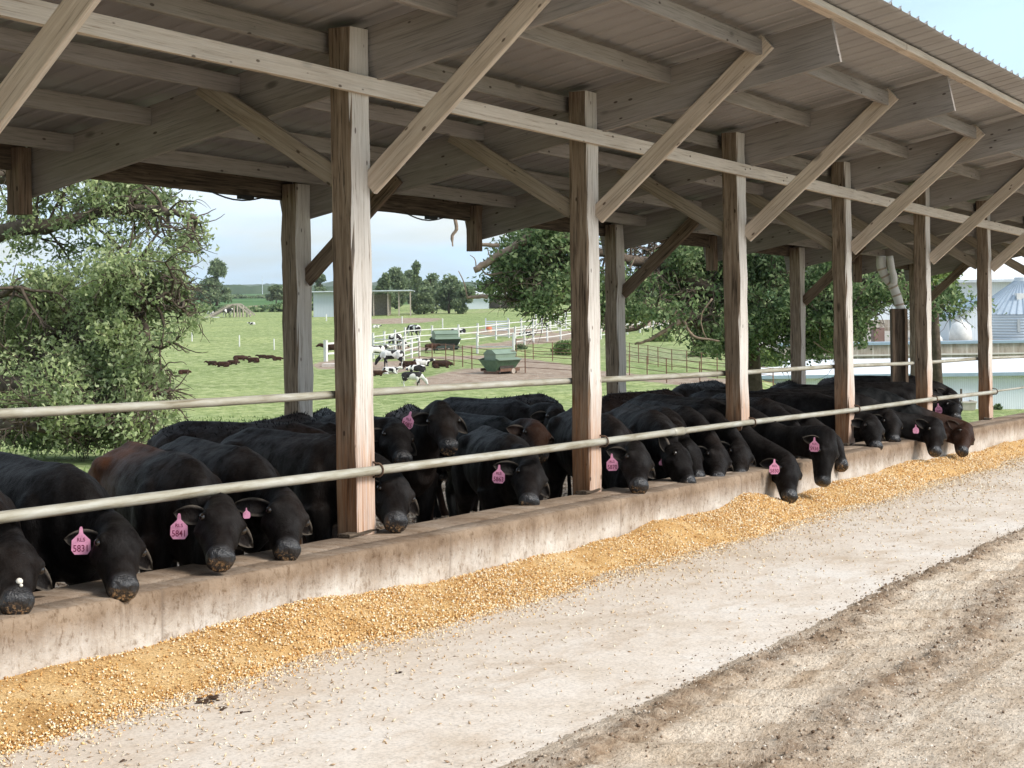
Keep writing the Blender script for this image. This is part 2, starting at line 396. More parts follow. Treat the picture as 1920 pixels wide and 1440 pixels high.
m = NM('lane_dirt', .95, .1); p1 = m.pos()
d1 = m.noise(p1, 2.2, 7, .7); d2 = m.noise(p1, 16, 6, .75); d3 = m.noise(m.pos((.5, 2.5, 1)), 3, 5, .6)
c = m.ramp(d1, [(.28, (.54, .42, .30)), (.5, (.70, .59, .47)), (.72, (.77, .685, .58))])
c = m.mix(.6, c, m.ramp(d2, [(.32, (.42, .35, .28)), (.46, (.95, .94, .92)), (.7, (1.2, 1.18, 1.16))]), 'MULTIPLY')
c = m.mix(.7, c, m.ramp(m.noise(m.pos((.35, 6, 1)), 1.6, 6, .65), [(.36, (.60, .52, .44)), (.5, (1, 1, 1)), (.68, (1.14, 1.13, 1.12))]), 'MULTIPLY')
hh = m.attr('rut')
c = m.mix(m.math('MULTIPLY', hh.outputs['Fac'], m.ramp(m.noise(p1, 7, 5, .7), [(.35, .35), (.6, 1.0)])), c, m.mix(.82, c, (.22, .135, .075)))
d4 = m.noise(m.pos((1, 1.5, 1)), 48, 5, .75)
c = m.mix(.8, c, m.ramp(d4, [(.34, (.45, .38, .31)), (.46, (.92, .91, .9)), (.58, (1.15, 1.14, 1.12)), (.7, (1.3, 1.3, 1.3))]), 'MULTIPLY')
m.color(c); m.bump(m.math('ADD', d4, m.math('MULTIPLY', m.noise(p1, 55, 4, .7), .5)), .75, .03)
ruts = [(2.98, .12, 1.0), (2.30, .16, .95), (1.75, .12, .35), (1.3, .14, .55), (.55, .2, .5), (-.2, .2, .5)]
def dirt_fun(X_, Y_):
    z = ZC-1.6-SL*X_ + .018
    wob = .10*np.sin(X_*.7)+.05*np.sin(X_*1.9+1)
    r = np.zeros_like(X_)
    for yc, wd, s_ in ruts: r = np.maximum(r, s_*np.exp(-((Y_-yc-wob)/wd)**2))
    z = z + .030*r*(.55+.8*nz2(X_, Y_, 34, 11)) + .010*nz2(X_, Y_, 3.5, 12) + .013*nz2(X_, Y_, 62, 14)*(.6+.6*r)
    z = z + .018*np.sin(Y_*9+X_*14+np.sin(X_*2)*2)*np.exp(-((Y_-2.65-wob)/.25)**2)
    edge = sstep(YE+.13+.035*nz2(X_, Y_*0, 3, 20)+.03*nz2(X_, Y_*0, 26, 21), YE-.12+.035*nz2(X_, Y_*0, 3, 20)+.02*nz2(X_, Y_*0, 40, 22), Y_)
    return z - (1-edge)*.05, r
xs = np.concatenate([np.arange(2.2, 16, .018), np.arange(16, 26, .04), np.arange(26, 46, .2)]); ys = np.concatenate([np.arange(-14, -.5, .3), np.arange(-.5, YE+.32, .022)])
rutA = dirt_fun(*np.meshgrid(xs, ys))[1]
me = hgrid('dirt_lane', xs, ys, lambda X_, Y_: dirt_fun(X_, Y_)[0], m.m)
a = me.attributes.new('rut', 'FLOAT', 'POINT'); a.data.foreach_set('value', np.clip(rutA.ravel(), 0, 1).astype(np.float32))
LANEM = m.m
props(obj('dirt_lane', me), 'churned brown dirt of the feed lane with wheel ruts', kind='structure')
me = hgrid('lane_verge', np.arange(-40, 2.3, 1.0), np.arange(-14, 3.3, .5), lambda X_, Y_: ZC-1.6-SL*X_, m.m)
props(obj('dirt_lane', me), 'nearer stretch of the dirt lane', kind='structure')
# ================================================================ bunk wall and feed
m = NM('bunk_concrete', .88, .25); p1 = m.pos()
q1 = m.noise(m.pos((1, 1, 1)), 3, 6, .6); q2 = m.noise(p1, 22, 5, .7); qs = m.noise(m.pos((5, 1, .6)), 2.4, 5, .6)
zz = m.attr('hrel')
base = m.ramp(q1, [(.3, (.40, .335, .27)), (.5, (.49, .44, .385)), (.7, (.58, .55, .51))])
grime = m.ramp(q1, [(.3, (.13, .083, .05)), (.7, (.28, .205, .14))])
hf = m.math('ADD', zz.outputs['Fac'], m.math('MULTIPLY', m.math('SUBTRACT', qs, .5), .42))
hf = m.math('ADD', hf, m.math('MULTIPLY', m.math('SUBTRACT', m.noise(m.pos((1, 1, .1)), 1.1, 3), .5), .3))
f = m.ramp(hf, [(.42, 0.0), (.66, .6), (.84, .95)])
c = m.mix(f, base, grime)
c = m.mix(.8, c, m.ramp(q2, [(.3, (.5, .42, .34)), (.44, (1, 1, 1)), (.65, (1.12, 1.12, 1.12))]), 'MULTIPLY')
c = m.mix(.7, c, m.ramp(m.noise(m.pos((1, 1, .35)), 34, 5, .75), [(.34, (.45, .36, .28)), (.44, (1, 1, 1))]), 'MULTIPLY')
# vertical hairline joints
bx = m.attr('joint'); c = m.mix(bx.outputs['Fac'], c, (.13, .095, .07))
dr = m.noise(m.pos((9, 9, .5)), 3, 4, .6); c = m.mix(.3, c, m.ramp(dr, [(.28, (.4, .34, .3)), (.4, (1, 1, 1))]), 'MULTIPLY')
sp = m.n('ShaderNodeTexVoronoi', feature='F1'); sp.inputs['Scale'].default_value = 14; m.l(m.pos((1, 1, .7)), sp.inputs['Vector'])
c = m.mix(.5, c, m.ramp(sp.outputs['Distance'], [(.05, (.30, .2, .13)), (.085, (1, 1, 1))]), 'MULTIPLY')
m.color(c); m.bump(m.math('ADD', m.math('MULTIPLY', q2, .9), q1), .7, .014)
YF = 5.39; WT = -1.231
xs = np.concatenate([np.arange(3, 18, .012), np.arange(18, 44, .04)])
prof = [(YF+.02, -1.75), (YF+.004, -1.42), (YF, -1.30), (YF+.001, WT-.014), (YF+.008, WT-.003), (YF+.022, WT), (YF+.155, WT+.002), (YF+.165, WT-.006), (YF+.178, WT+.003), (YF+.32, WT), (YF+.46, WT-.004), (YF+.49, WT-.012), (YF+.51, WT-.05), (YF+.515, -1.98)]
npf = len(prof); V = []; H = []; J = []
joints = np.sort(np.concatenate([np.arange(-2.5, 44, 1.22)+.1*np.sin(np.arange(39)*2.3)[:len(np.arange(-2.5, 44, 1.22))]]))
jw = np.zeros(len(xs))
for k, j in enumerate(joints):
    jw = np.maximum(jw, np.exp(-((xs-j)/.009)**2)*(.7 if k % 2 else .25))
nn = nz2(xs[None, :].repeat(npf, 0), np.arange(npf)[:, None].repeat(len(xs), 1)*.3, 2.2, 33)
n4 = nz2(xs[None, :].repeat(npf, 0), np.arange(npf)[:, None].repeat(len(xs), 1)*.8, 14, 34)
for k, (y, z) in enumerate(prof):
    front = k < 5; e = np.exp(-((k-4)/1.3)**2)
    yy_ = y + nn[k]*.006 + n4[k]*.004*e + (jw*.010 if front else 0)
    z_ = z + nn[k]*.004 - np.abs(n4[k])*.008*e - (jw*.006 if not front else 0)
    V.append(np.stack([xs, yy_, ZC+z_-SL*xs], 1)); H.append(np.full(len(xs), (z+1.60)/.37 if k < 5 else .8)); J.append(jw*(.8 if k < 5 else .35))
V = np.concatenate(V); n = len(xs)
i, j = np.meshgrid(np.arange(npf-1), np.arange(n-1), indexing='ij')
Q = np.stack([i*n+j, i*n+j+1, (i+1)*n+j+1, (i+1)*n+j], -1).reshape(-1, 4)
me = fast_mesh('bunk_wall', V, Q, m.m, True)
for nm, arr in (('hrel', np.concatenate(H)), ('joint', np.concatenate(J))):
    a = me.attributes.new(nm, 'FLOAT', 'POINT'); a.data.foreach_set('value', arr.astype(np.float32))
props(obj('bunk_wall', me), 'long low stained concrete bunk wall the black cattle reach over', 'wall')

# ---------------------------------------------------------------- feed heap
def feed_z(X_, Y_):
    """height of heap above the apron"""
    t = (YF-Y_)/( .52+.05*np.sin(X_*1.7)+.035*np.sin(X_*4.1+2))
    top = .150+.022*np.sin(X_*1.1+.5)+.02*np.sin(X_*2.9)+.008*np.sin(X_*7.3)
    # hollows nosed out and mounds pushed up
    top = top + .07*np.exp(-((X_-13.35)/.32)**2) - .05*np.exp(-((X_-14.1)/.3)**2) - .035*np.exp(-((X_-9.0)/.5)**2)-.03*np.exp(-((X_-11.0)/.4)**2)
    top = top*(1-.25*sstep(17, 24, X_))
    p = np.clip(1-t, 0, 1)
    z = top*(p**.85)*(1-.18*np.exp(-(t/.12)**2))
    z = z + nz2(X_, Y_, 7, 44)*.011*sstep(0, .25, p)
    return z
m = NM('corn_mash', .9, .15); p1 = m.pos()
e1 = m.noise(p1, 3, 6, .65); e2 = m.noise(p1, 95, 5, .75)
c = m.ramp(e1, [(.3, (.43, .24, .085)), (.5, (.61, .39, .17)), (.7, (.71, .52, .28))])
c = m.mix(.8, c, m.ramp(e2, [(.34, (.42, .32, .22)), (.48, (1, 1, 1)), (.62, (1.5, 1.5, 1.5))]), 'MULTIPLY')
m.color(c); m.bump(e2, 1.0, .012)
me = hgrid('feed_heap', np.concatenate([np.arange(3.0, 16, .02), np.arange(16, 32, .05)]), np.arange(4.75, YF+.012, .015),
           lambda X_, Y_: ZC-1.6-SL*X_ + feed_z(X_, Y_) - .006 - .02*(feed_z(X_, Y_) < .004), m.m)
heap = props(obj('feed_heap', me), 'windrow of yellow cracked corn feed heaped along the bunk wall', 'feed', kind='stuff')

def chips(N, fx, base_v, base_f, sizes):
    """N randomly turned copies of a small solid"""
    P = fx; n = len(P)
    q = rng.normal(size=(n, 4)); q /= np.linalg.norm(q, axis=1)[:, None]
    w_, x, y, z = q.T
    Rm = np.stack([1-2*(y*y+z*z), 2*(x*y-z*w_), 2*(x*z+y*w_), 2*(x*y+z*w_), 1-2*(x*x+z*z), 2*(y*z-x*w_), 2*(x*z-y*w_), 2*(y*z+x*w_), 1-2*(x*x+y*y)], 1).reshape(-1, 3, 3)
    bv = base_v[None]*sizes[:, None, None]
    Vv = np.einsum('nij,nkj->nki', Rm, bv) + P[:, None, :]
    k = base_v.shape[0]
    Ff = base_f[None] + (np.arange(n)*k)[:, None, None]
    return Vv.reshape(-1, 3), Ff.reshape(-1, base_f.shape[1])
OCT_V = np.array([[1, 0, 0], [-1, 0, 0], [0, .75, 0], [0, -.75, 0], [0, 0, .4], [0, 0, -.4]], float)
OCT_F = np.array([[0, 2, 4], [2, 1, 4], [1, 3, 4], [3, 0, 4], [2, 0, 5], [1, 2, 5], [3, 1, 5], [0, 3, 5]])
def kernel_mat(name, stops, rough=.55):
    m = NM(name, rough, .35); g = m.n('ShaderNodeNewGeometry')
    m.color(m.ramp(g.outputs['Random Per Island'], stops)); return m.m
# kernels on the heap, denser near the lens
def heap_pts(x0, x1, n):
    x = rng.uniform(x0, x1, n); y = YF - np.where(rng.random(n) < .9, np.abs(rng.uniform(-.02, 1, n))*.62, .45+np.abs(rng.normal(0, .16, n)))
    fz = feed_z(x, y); keep = (fz > .002) | (rng.random(n) < .6); x, y, fz = x[keep], y[keep], fz[keep]
    cl = nz2(x, y, 5, 55); k2 = rng.random(len(x)) < np.clip(.42+.75*cl+.35*(fz < .03), .12, 1); x, y, fz = x[k2], y[k2], fz[k2]
    return np.stack([x, y, ZC-1.6-SL*x+fz+rng.uniform(-.003, .005, len(x))], 1)
P = np.concatenate([heap_pts(3.9, 9, 36000), heap_pts(9, 14, 26000), heap_pts(14, 20, 20000), heap_pts(20, 30, 14000)])
sz = (.0040+.0068*rng.random(len(P))**1.5)*(1+.35*sstep(9, 18, P[:, 0]))
Vk, Fk = chips(len(P), P, OCT_V, OCT_F, sz)
KM = kernel_mat('corn_kernels', [(0, (.36, .17, .05)), (.22, (.62, .33, .10)), (.5, (.76, .50, .21)), (.75, (.86, .68, .41)), (1, (.90, .83, .68))])
props(obj('corn_kernels', fast_mesh('corn_kernels', Vk, Fk, KM)), 'loose yellow corn kernels covering the feed windrow', 'feed', kind='stuff')
# crumbs spilled over the apron
n = 16000
x = 3.0+rng.random(n)**1.2*24; y = np.where(rng.random(n) < .55, 4.95-np.abs(rng.normal(0, .16, n)), 4.9-np.abs(rng.normal(0, .75, n)))
k = (y > YE+.05); x, y = x[k], y[k]
P = np.stack([x, y, ZC-1.6-SL*x+.004], 1); sz = rng.uniform(.004, .0095, len(P))*(1+.4*sstep(8, 18, x))
Vk, Fk = chips(len(P), P, OCT_V*[1.7, .8, .5], OCT_F, sz)
KM2 = kernel_mat('feed_crumbs', [(0, (.28, .18, .11)), (.15, (.50, .35, .21)), (.4, (.62, .46, .29)), (.7, (.76, .63, .44)), (1, (.86, .80, .68))], .8)
props(obj('feed_crumbs', fast_mesh('feed_crumbs', Vk, Fk, KM2)), 'scattered crumbs of feed on the concrete apron', 'feed', kind='stuff')
# chaff in the pen
n = 14000
x = rng.uniform(4, 26, n); y = rng.uniform(5.95, 12.2, n)
P = np.stack([x, y, ZC-1.9-SL*x+nz2(x, y, 3, 3)*.03+.006], 1)
Vk, Fk = chips(n, P, OCT_V*[1.5, .8, .5], OCT_F, rng.uniform(.012, .032, n))
KM3 = kernel_mat('bedding_chips', [(0, (.10, .06, .04)), (.35, (.34, .23, .15)), (.65, (.58, .44, .31)), (1, (.80, .68, .54))], .9)
props(obj('bedding_chips', fast_mesh('bedding_chips', Vk, Fk, KM3)), 'wood chips and dried manure bits strewn over the pen floor', 'bedding', kind='stuff')
# clods and stones in the lane
n = 60000
x = rng.uniform(2.4, 22, n)**1.0; y = rng.uniform(-1.2, YE+.30, n)
wt = np.zeros(n)
for yc, wd, s_ in ruts: wt = np.maximum(wt, s_*np.exp(-((y-yc-.10*np.sin(x*.7)-.05*np.sin(x*1.9+1))/(wd*1.2))**2))
k = rng.random(n) < .10+.6*np.exp(-((y-YE+.02)/.10)**2)+1.0*wt*(nz2(x, y, 3, 66)*.8+.7); x, y = x[k], y[k]
zb = np.maximum(dirt_fun(x, y)[0], ZC-1.6-SL*x)
P = np.stack([x, y, zb+.003], 1)
sz = .003+.013*rng.random(len(P))**2.6*np.clip(wt[k]+.35, .35, 1)
CV = OCT_V*[1, 1, 1.3]+rng.normal(0, .12, OCT_V.shape)
Vk, Fk = chips(len(P), P, CV, OCT_F, sz)
KM4 = kernel_mat('dirt_clods', [(0, (.12, .075, .045)), (.35, (.26, .18, .12)), (.7, (.44, .35, .265)), (1, (.58, .50, .41))], .95)
props(obj('dirt_clods', fast_mesh('dirt_clods', Vk, Fk, KM4)), 'crumbled dirt clods and small stones strewn in the lane', 'dirt', kind='stuff')
n = 90000
x = 2.4+19*rng.random(n)**1.4; y = rng.uniform(-1.0, YE+.06, n); k = nz2(x, y, 4, 71)+.5*nz2(x, y, 14, 72) > -.25; x, y = x[k], y[k]
P = np.stack([x, y, dirt_fun(x, y)[0]+.001], 1)
Vk, Fk = chips(len(P), P, OCT_V*[1.3, .8, .7], OCT_F, .0022+.0062*rng.random(len(P))**2)
KM5 = kernel_mat('dirt_crumbs', [(0, (.22, .15, .10)), (.4, (.42, .33, .24)), (.75, (.60, .51, .41)), (1, (.76, .70, .62))], .95)
props(obj('dirt_crumbs', fast_mesh('dirt_crumbs', Vk, Fk, KM5)), 'fine dry crumbs covering the dirt lane', 'dirt', kind='stuff')
# dung bits lying on the apron
def lump(name, px, py, r, label, mat, flat=.35, nb=9, cat='dung'):
    r_ = ray(px, py); d = 1.0
    t = None
    for k_ in range(400):
        d = 3+k_*.05; p = CAM+r_*d
        if p.z <= ZC-1.6-SL*p.x: break
    p.z = ZC-1.6-SL*p.x
    mb = MB(); rr_ = random.Random(int(px*7+py))
    for k_ in range(nb):
        c = Vector((rr_.gauss(0, r*.6), rr_.gauss(0, r*.35), r*flat*rr_.uniform(.1, .5))); s_ = r*rr_.uniform(.25, .5)
        vv = [c+Vector((a*s_*rr_.uniform(.7, 1.3), b*s_*rr_.uniform(.7, 1.3), g*s_*flat*1.6)) for a, b, g in OCT_V.tolist()]
        mb.add(vv, [tuple(f) for f in OCT_F.tolist()])
    o = mb.build(name, mat); o.location = p; return props(o, label, cat)
DUNG = simple('dried_dung', (.075, .045, .03), .9, .1, .5, 20)
LEAFD = simple('dry_leaf', (.20, .09, .04), .7, .2, .4, 10)
lump('dung_lump', 390, 1317, .055, 'large dark flaky dung lump near the corn, lower left of the apron', DUNG, .3, 16)
lump('dung_lump', 420, 1334, .028, 'small crumbly dung lump just in front of the large flaky one', DUNG, .35)
lump('dung_lump', 456, 1336, .026, 'flat smeared dung lump right of the large flaky one', DUNG, .2)
lump('dung_lump', 234, 1430, .022, 'small dark round lump at the bottom edge of the apron', DUNG, .6, 6)
lump('dry_leaf', 1115, 1092, .022, 'curled reddish dry leaf standing on the apron past the corn', LEAFD, .9, 5, 'leaf')
lump('dung_lump', 551, 1317, .012, 'tiny dark lump on the apron right of the dung flakes', DUNG, .7, 4)
lump('dung_lump', 748, 1262, .025, 'brown crumbled lump in the middle of the pale apron', DUNG, .3, 8)
# ================================================================ the open shed
shed = empty('feed_shed', B(8.15, 5.9, WT), 'open-fronted timber cattle shed with corrugated roof sloping to the back', 'shed')
Sinv = shed.location.copy()
def beam(p0, p1, wd, ht, name, mat, parent=shed, side=None, n=10, jit=.003, chamf=.006, seed=0, off=0):
    """sawn timber from p0 to p1; local z runs along it so the grain follows; side = world direction of its wd axis"""
    p0 = Vector(p0); p1 = Vector(p1); L = (p1-p0).length; z = (p1-p0)/L
    x = Vector(side) if side is not None else Vector((1, 0, 0)); x = (x - z*x.dot(z)).normalized(); y = z.cross(x)
    r = random.Random(seed+int(p0.x*97+p0.y*31+p0.z*17)); V_ = []; F_ = []
    a, b, c = wd/2, ht/2, chamf
    ring = [(-a+c, -b), (a-c, -b), (a, -b+c), (a, b-c), (a-c, b), (-a+c, b), (-a, b-c), (-a, -b+c)]
    for i in range(n+1):
        for (u, v) in ring: V_.append((u+r.gauss(0, jit), v+r.gauss(0, jit), L*i/n))
    for i in range(n):
        for k in range(8): q = i*8+k; q2 = i*8+(k+1) % 8; F_.append((q, q2, q2+8, q+8))
    F_.append(tuple(range(8))[::-1]); F_.append(tuple(n*8+k for k in range(8)))
    o = obj(name, mesh(name, V_, F_, mat), parent)
    Mx = Matrix.Identity(4)
    for i in range(3): Mx[i][0] = x[i]; Mx[i][1] = y[i]; Mx[i][2] = z[i]; Mx[i][3] = p0[i]
    o.matrix_world = Matrix.Translation((0, 0, 0)) @ Mx
    if parent is not None:
        o.matrix_parent_inverse = Matrix.Translation(-parent.location)
    return o
S = 3.038; X0 = 8.235-S; YP = 5.765; PW, PD = .195, .158     # post 0 (off frame) and spacing
RSL = .205                                              # roof pitch
def raft_b(Y): return 1.52 - (Y-YP)*RSL                   # underside of rafters
RH = .33
YB = 8.62
NP = 9
for k in range(-1, NP):
    Xk = X0+k*S
    tiltx = random.Random(k).uniform(-.012, .012)
    # front post
    yy0 = YP+PD/2
    n = 'post'
    top = raft_b(yy0)+RH-.01
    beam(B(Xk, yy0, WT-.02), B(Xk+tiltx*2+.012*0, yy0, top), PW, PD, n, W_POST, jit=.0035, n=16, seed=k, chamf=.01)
    # wooden strip nailed low on the front of the post where the rail is clamped
    # rafter pair on the far side of the post
    xr = Xk+PW/2+.024
    beam(B(xr, 3.86, raft_b(3.86)+RH/2), B(xr, YB+.20, raft_b(YB+.20)+RH/2), .045, RH, 'rafter', W_RAFT, side=(1, 0, 0), n=12, jit=.0015, chamf=.003)
    if k % 2 == 0:
        # back post
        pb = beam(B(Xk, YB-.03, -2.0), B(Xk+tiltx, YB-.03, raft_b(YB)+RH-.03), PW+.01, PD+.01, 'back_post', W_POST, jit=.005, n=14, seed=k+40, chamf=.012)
        for sgn in (-1,):
            beam(B(Xk+.03, YB-.11, .43), B(Xk+.075, YB-1.02, raft_b(YB-1.02)+.12), .04, .14, 'brace', W_BROWN, side=(1, 0, 0), jit=.002, n=6)
    else:
        beam(B(Xk+.02, YB+.05, .80), B(Xk+.02, YB+.05, 1.26), .12, .12, 'hanger_block', W_BROWN, jit=.003, n=3)
    # front knee brace, out to the overhang, and inner brace
    xb = Xk+PW/2-.025
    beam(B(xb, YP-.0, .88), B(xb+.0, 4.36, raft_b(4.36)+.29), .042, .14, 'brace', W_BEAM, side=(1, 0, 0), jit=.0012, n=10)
    beam(B(xb-.09, YP+PD+.0, .92), B(xb-.06, YP+PD+1.10, raft_b(YP+PD+1.10)+.31), .042, .13, 'brace', W_BRACE, side=(1, 0, 0), jit=.0012, n=10)
# header board along the front posts, in butted lengths
xx = -2.0
for xn in (X0+S*1+1.25*0+S*3+.02, X0+NP*S):
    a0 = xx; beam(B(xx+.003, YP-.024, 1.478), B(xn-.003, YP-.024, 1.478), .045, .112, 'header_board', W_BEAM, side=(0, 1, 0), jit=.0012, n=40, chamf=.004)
    xx = xn
# girder on the back posts
for k in range(-1, NP-1):
    beam(B(X0+k*S+PW/2+.06, YB+.085, 1.24), B(X0+(k+1)*S+PW/2-.01, YB+.085, 1.24), .05, .27, 'back_girder', W_OLD, side=(0, 1, 0), jit=.002, n=10)
# purlins between the rafters and the eave board
for k in range(-1, NP-1):
    xa = X0+k*S+PW/2+.05; xb_ = X0+(k+1)*S+PW/2
    for q, Yp in enumerate((4.42, 5.16, 5.99, 6.80, 7.55, 8.25)):
        dz = random.Random(k*9+q).uniform(-.01, .006)
        beam(B(xa, Yp, raft_b(Yp)+RH-.064+dz), B(xb_, Yp, raft_b(Yp)+RH-.064+dz), .045, .12, 'purlin', W_RAFT, side=(0, 1, 0), jit=.002, n=6)
for a_, b_ in ((-2.0, X0+S*2.55), (X0+S*2.555, X0+S*5.1), (X0+S*5.105, X0+(NP-1)*S+.4)):
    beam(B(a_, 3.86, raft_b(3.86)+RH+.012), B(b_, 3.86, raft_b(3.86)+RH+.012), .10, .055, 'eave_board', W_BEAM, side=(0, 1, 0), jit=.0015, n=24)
# corrugated roof sheets
m = NM('roof_steel', .55, .4); v = m.pos()
c = m.ramp(m.noise(m.pos((1.1, .35, 1)), 1.6, 4, .6), [(.3, (.265, .25, .245)), (.6, (.335, .32, .315)), (.8, (.40, .385, .38))])
c = m.mix(.5, c, m.ramp(m.noise(v, 1.0, 5), [(.3, (.7, .66, .62)), (.7, (1.1, 1.08, 1.06))]), 'MULTIPLY')
m.color(c); m.b.inputs['Metallic'].default_value = .25
ROOF = m.m
pitch = .2286
def roof_prof():
    xs_ = []; zs_ = []
    x = -2.2; k = 0
    while x < X0+(NP-1)*S+.5:
        for u, z in ((0, 0), (.06, -.001), (.12, 0), (.178, 0), (.192, .020), (.206, .020), (.2205, 0)):
            xs_.append(x+u); zs_.append(z)
        x += pitch; k += 1
    return np.array(xs_), np.array(zs_)
rx, rz_ = roof_prof()
ysR = np.concatenate([[3.555], np.linspace(3.6, 9.15, 14)])
def sheet(dz):
    out = []
    for i_, y in enumerate(ysR):
        lip = nz2(rx, rx*0, 3, 77)*.006 if i_ == 0 else 0
        out.append(np.stack([rx, np.full(len(rx), y) + (lip), ZC + raft_b(y)+RH+.040+.006 + rz_ + dz - SL*rx + nz2(rx, np.full(len(rx), y), 1.3, 78)*.004], 1))
    return np.concatenate(out)
Va, Vb = sheet(0), sheet(.0025); n = len(rx); mrow = len(ysR)
i, j = np.meshgrid(np.arange(mrow-1), np.arange(n-1), indexing='ij')
Q = np.stack([i*n+j, i*n+j+1, (i+1)*n+j+1, (i+1)*n+j], -1).reshape(-1, 4)
N0 = len(Va)
E = np.concatenate([np.stack([np.arange(n-1), np.arange(1, n), np.arange(1, n)+N0, np.arange(n-1)+N0], 1)])
me = fast_mesh('roof_sheet', np.concatenate([Va, Vb]), np.concatenate([Q[:, ::-1], Q+N0, E]), ROOF)
o = obj('roof_sheet', me, shed); o.matrix_parent_inverse = Matrix.Translation(-Sinv)
# upturned rib ends along the eave
mb = MB(); x = -2.2
while x < 29.9:
    c = Vector((x+.199, 3.553, ZC+raft_b(3.555)+RH+.046-SL*x+.018)); mb.add([c+Vector((-.010, 0, 0)), c+Vector((.010, 0, 0)), c+Vector((.003, .02, 0)), c+Vector((.002, -.004, .010))], [(0, 1, 3), (1, 2, 3), (2, 0, 3), (0, 2, 1)])
    x += pitch
o = mb.build('rib_ends', ROOF, shed); o.matrix_parent_inverse = Matrix.Translation(-Sinv); props(o, kind='stuff')

# rails
m = NM('galvanised_pipe', .5, .45); v = m.pos((1.2, 6, 6))
n1 = m.noise(v, 3, 6, .65); c = m.ramp(n1, [(.25, (.20, .17, .11)), (.45, (.36, .34, .27)), (.7, (.49, .485, .44))])
c = m.mix(.6, c, m.ramp(m.noise(m.pos((1, 30, 30)), 2, 4), [(.32, (.42, .33, .2)), (.46, (1, 1, 1))]), 'MULTIPLY')
m.color(c); m.b.inputs['Metallic'].default_value = .15; m.bump(m.noise(m.pos(), 60, 3), .25, .003)
PIPE = m.m
RUST = simple('rusted_iron', (.12, .075, .05), .8, .3, .45, 25, bump=.4)
def wob(Xs, Y, zp, amp=.004, s=0):
    return [B(x, Y+amp*math.sin(x*1.3+s), zp+amp*math.sin(x*.9+2+s)) for x in Xs]
def rail(xa, xb_, Y, zp, r, name, s=0):
    mb = MB(); mb.tube(wob(np.linspace(xa, xb_, 40), Y, zp, .004, s), r, 12)
    o = mb.build(name, PIPE, shed, True); o.matrix_parent_inverse = Matrix.Translation(-Sinv); return o
YR = YP-.035
zr = WT+.385
cuts = [-2, X0+S*2.46+.02, X0+S*6.02]
for s_, (a_, b_) in enumerate(zip(cuts, cuts[1:])):
    rail(a_, b_, YR-.002*(s_ % 2), zr, .0280 if s_ % 2 == 0 else .026, 'front_rail', s_*0)
mb = MB(); mb.tube(wob(np.linspace(cuts[-1]-.15, X0+8*S, 30), YR, zr+.01), .014, 8)
o = mb.build('front_rail', PIPE, shed, True); o.matrix_parent_inverse = Matrix.Translation(-Sinv)
mb = MB(); mb.tube(wob(np.linspace(cuts[1]-.09, cuts[1]+.12, 5), YR, zr), .0345, 12)
o = mb.build('rail_sleeve', PIPE, shed, True); o.matrix_parent_inverse = Matrix.Translation(-Sinv)
YR2 = YP+PD+.035
def rail2(a_, b_, r, dz=0):
    mb = MB(); mb.tube(wob(np.linspace(a_, b_, 40), YR2, WT+.842+dz, .006, 3), r, 12)
    o = mb.build('inner_rail', PIPE, shed, True); o.matrix_parent_inverse = Matrix.Translation(-Sinv)
rail2(-2, X0+S*3+.02, .0245); rail2(X0+S*3+.03, X0+8*S, .0225, -.004)
for k in range(0, NP):
    Xk = X0+k*S; xc = Xk+PW*.36
    mb = MB(); c0 = B(xc, YR, zr)
    arc = [c0+Vector((0, -.036*math.cos(t), .040*math.sin(t))) for t in np.linspace(-1.9, 1.9, 12)]
    arc = [arc[0]+Vector((0, .03, -.01))]+arc+[arc[-1]+Vector((0, .03, .01))]
    mb.tube(arc, .0065, 6)
    o = mb.build('pipe_clamp', RUST, shed, True); o.matrix_parent_inverse = Matrix.Translation(-Sinv)
    for dz in (.062, -.060):
        b_ = MB(); q = B(xc, YP-.004, zr+dz); b_.tube([q+Vector((0, .02, 0)), q+Vector((0, -.055 if dz > 0 else -.03, 0))], .006, 6); b_.tube([q+Vector((0, -.012, 0)), q+Vector((0, -.024, 0))], .015, 6)
        ob = b_.build('bolt', RUST, o); ob.matrix_parent_inverse = Matrix.Translation(-Sinv)
# rotten board ends under the posts on the wall
for k in range(1, 7):
    Xk = X0+k*S; beam(B(Xk-.22, YP+.02, WT+.012), B(Xk+.12, YP+.05, WT+.012), .09, .02, 'sole_plate', W_OLD, side=(0, 1, 0), jit=.003, n=4)
# sagging cables under the back girder
BLACK = simple('black_cable', (.015, .015, .016), .6, .3, .1)
for xa in (10.2, 13.0):
    pts = [B(xa+t*.7, YB+.0, 1.105-.05*math.sin(t*math.pi)) for t in np.linspace(0, 1, 8)]
    mb = MB(); mb.tube(pts, .007, 5); mb.box(B(xa+.45, YB, 1.085), (.16, .05, .03))
    o = mb.build('cable', BLACK, shed); o.matrix_parent_inverse = Matrix.Translation(-Sinv)
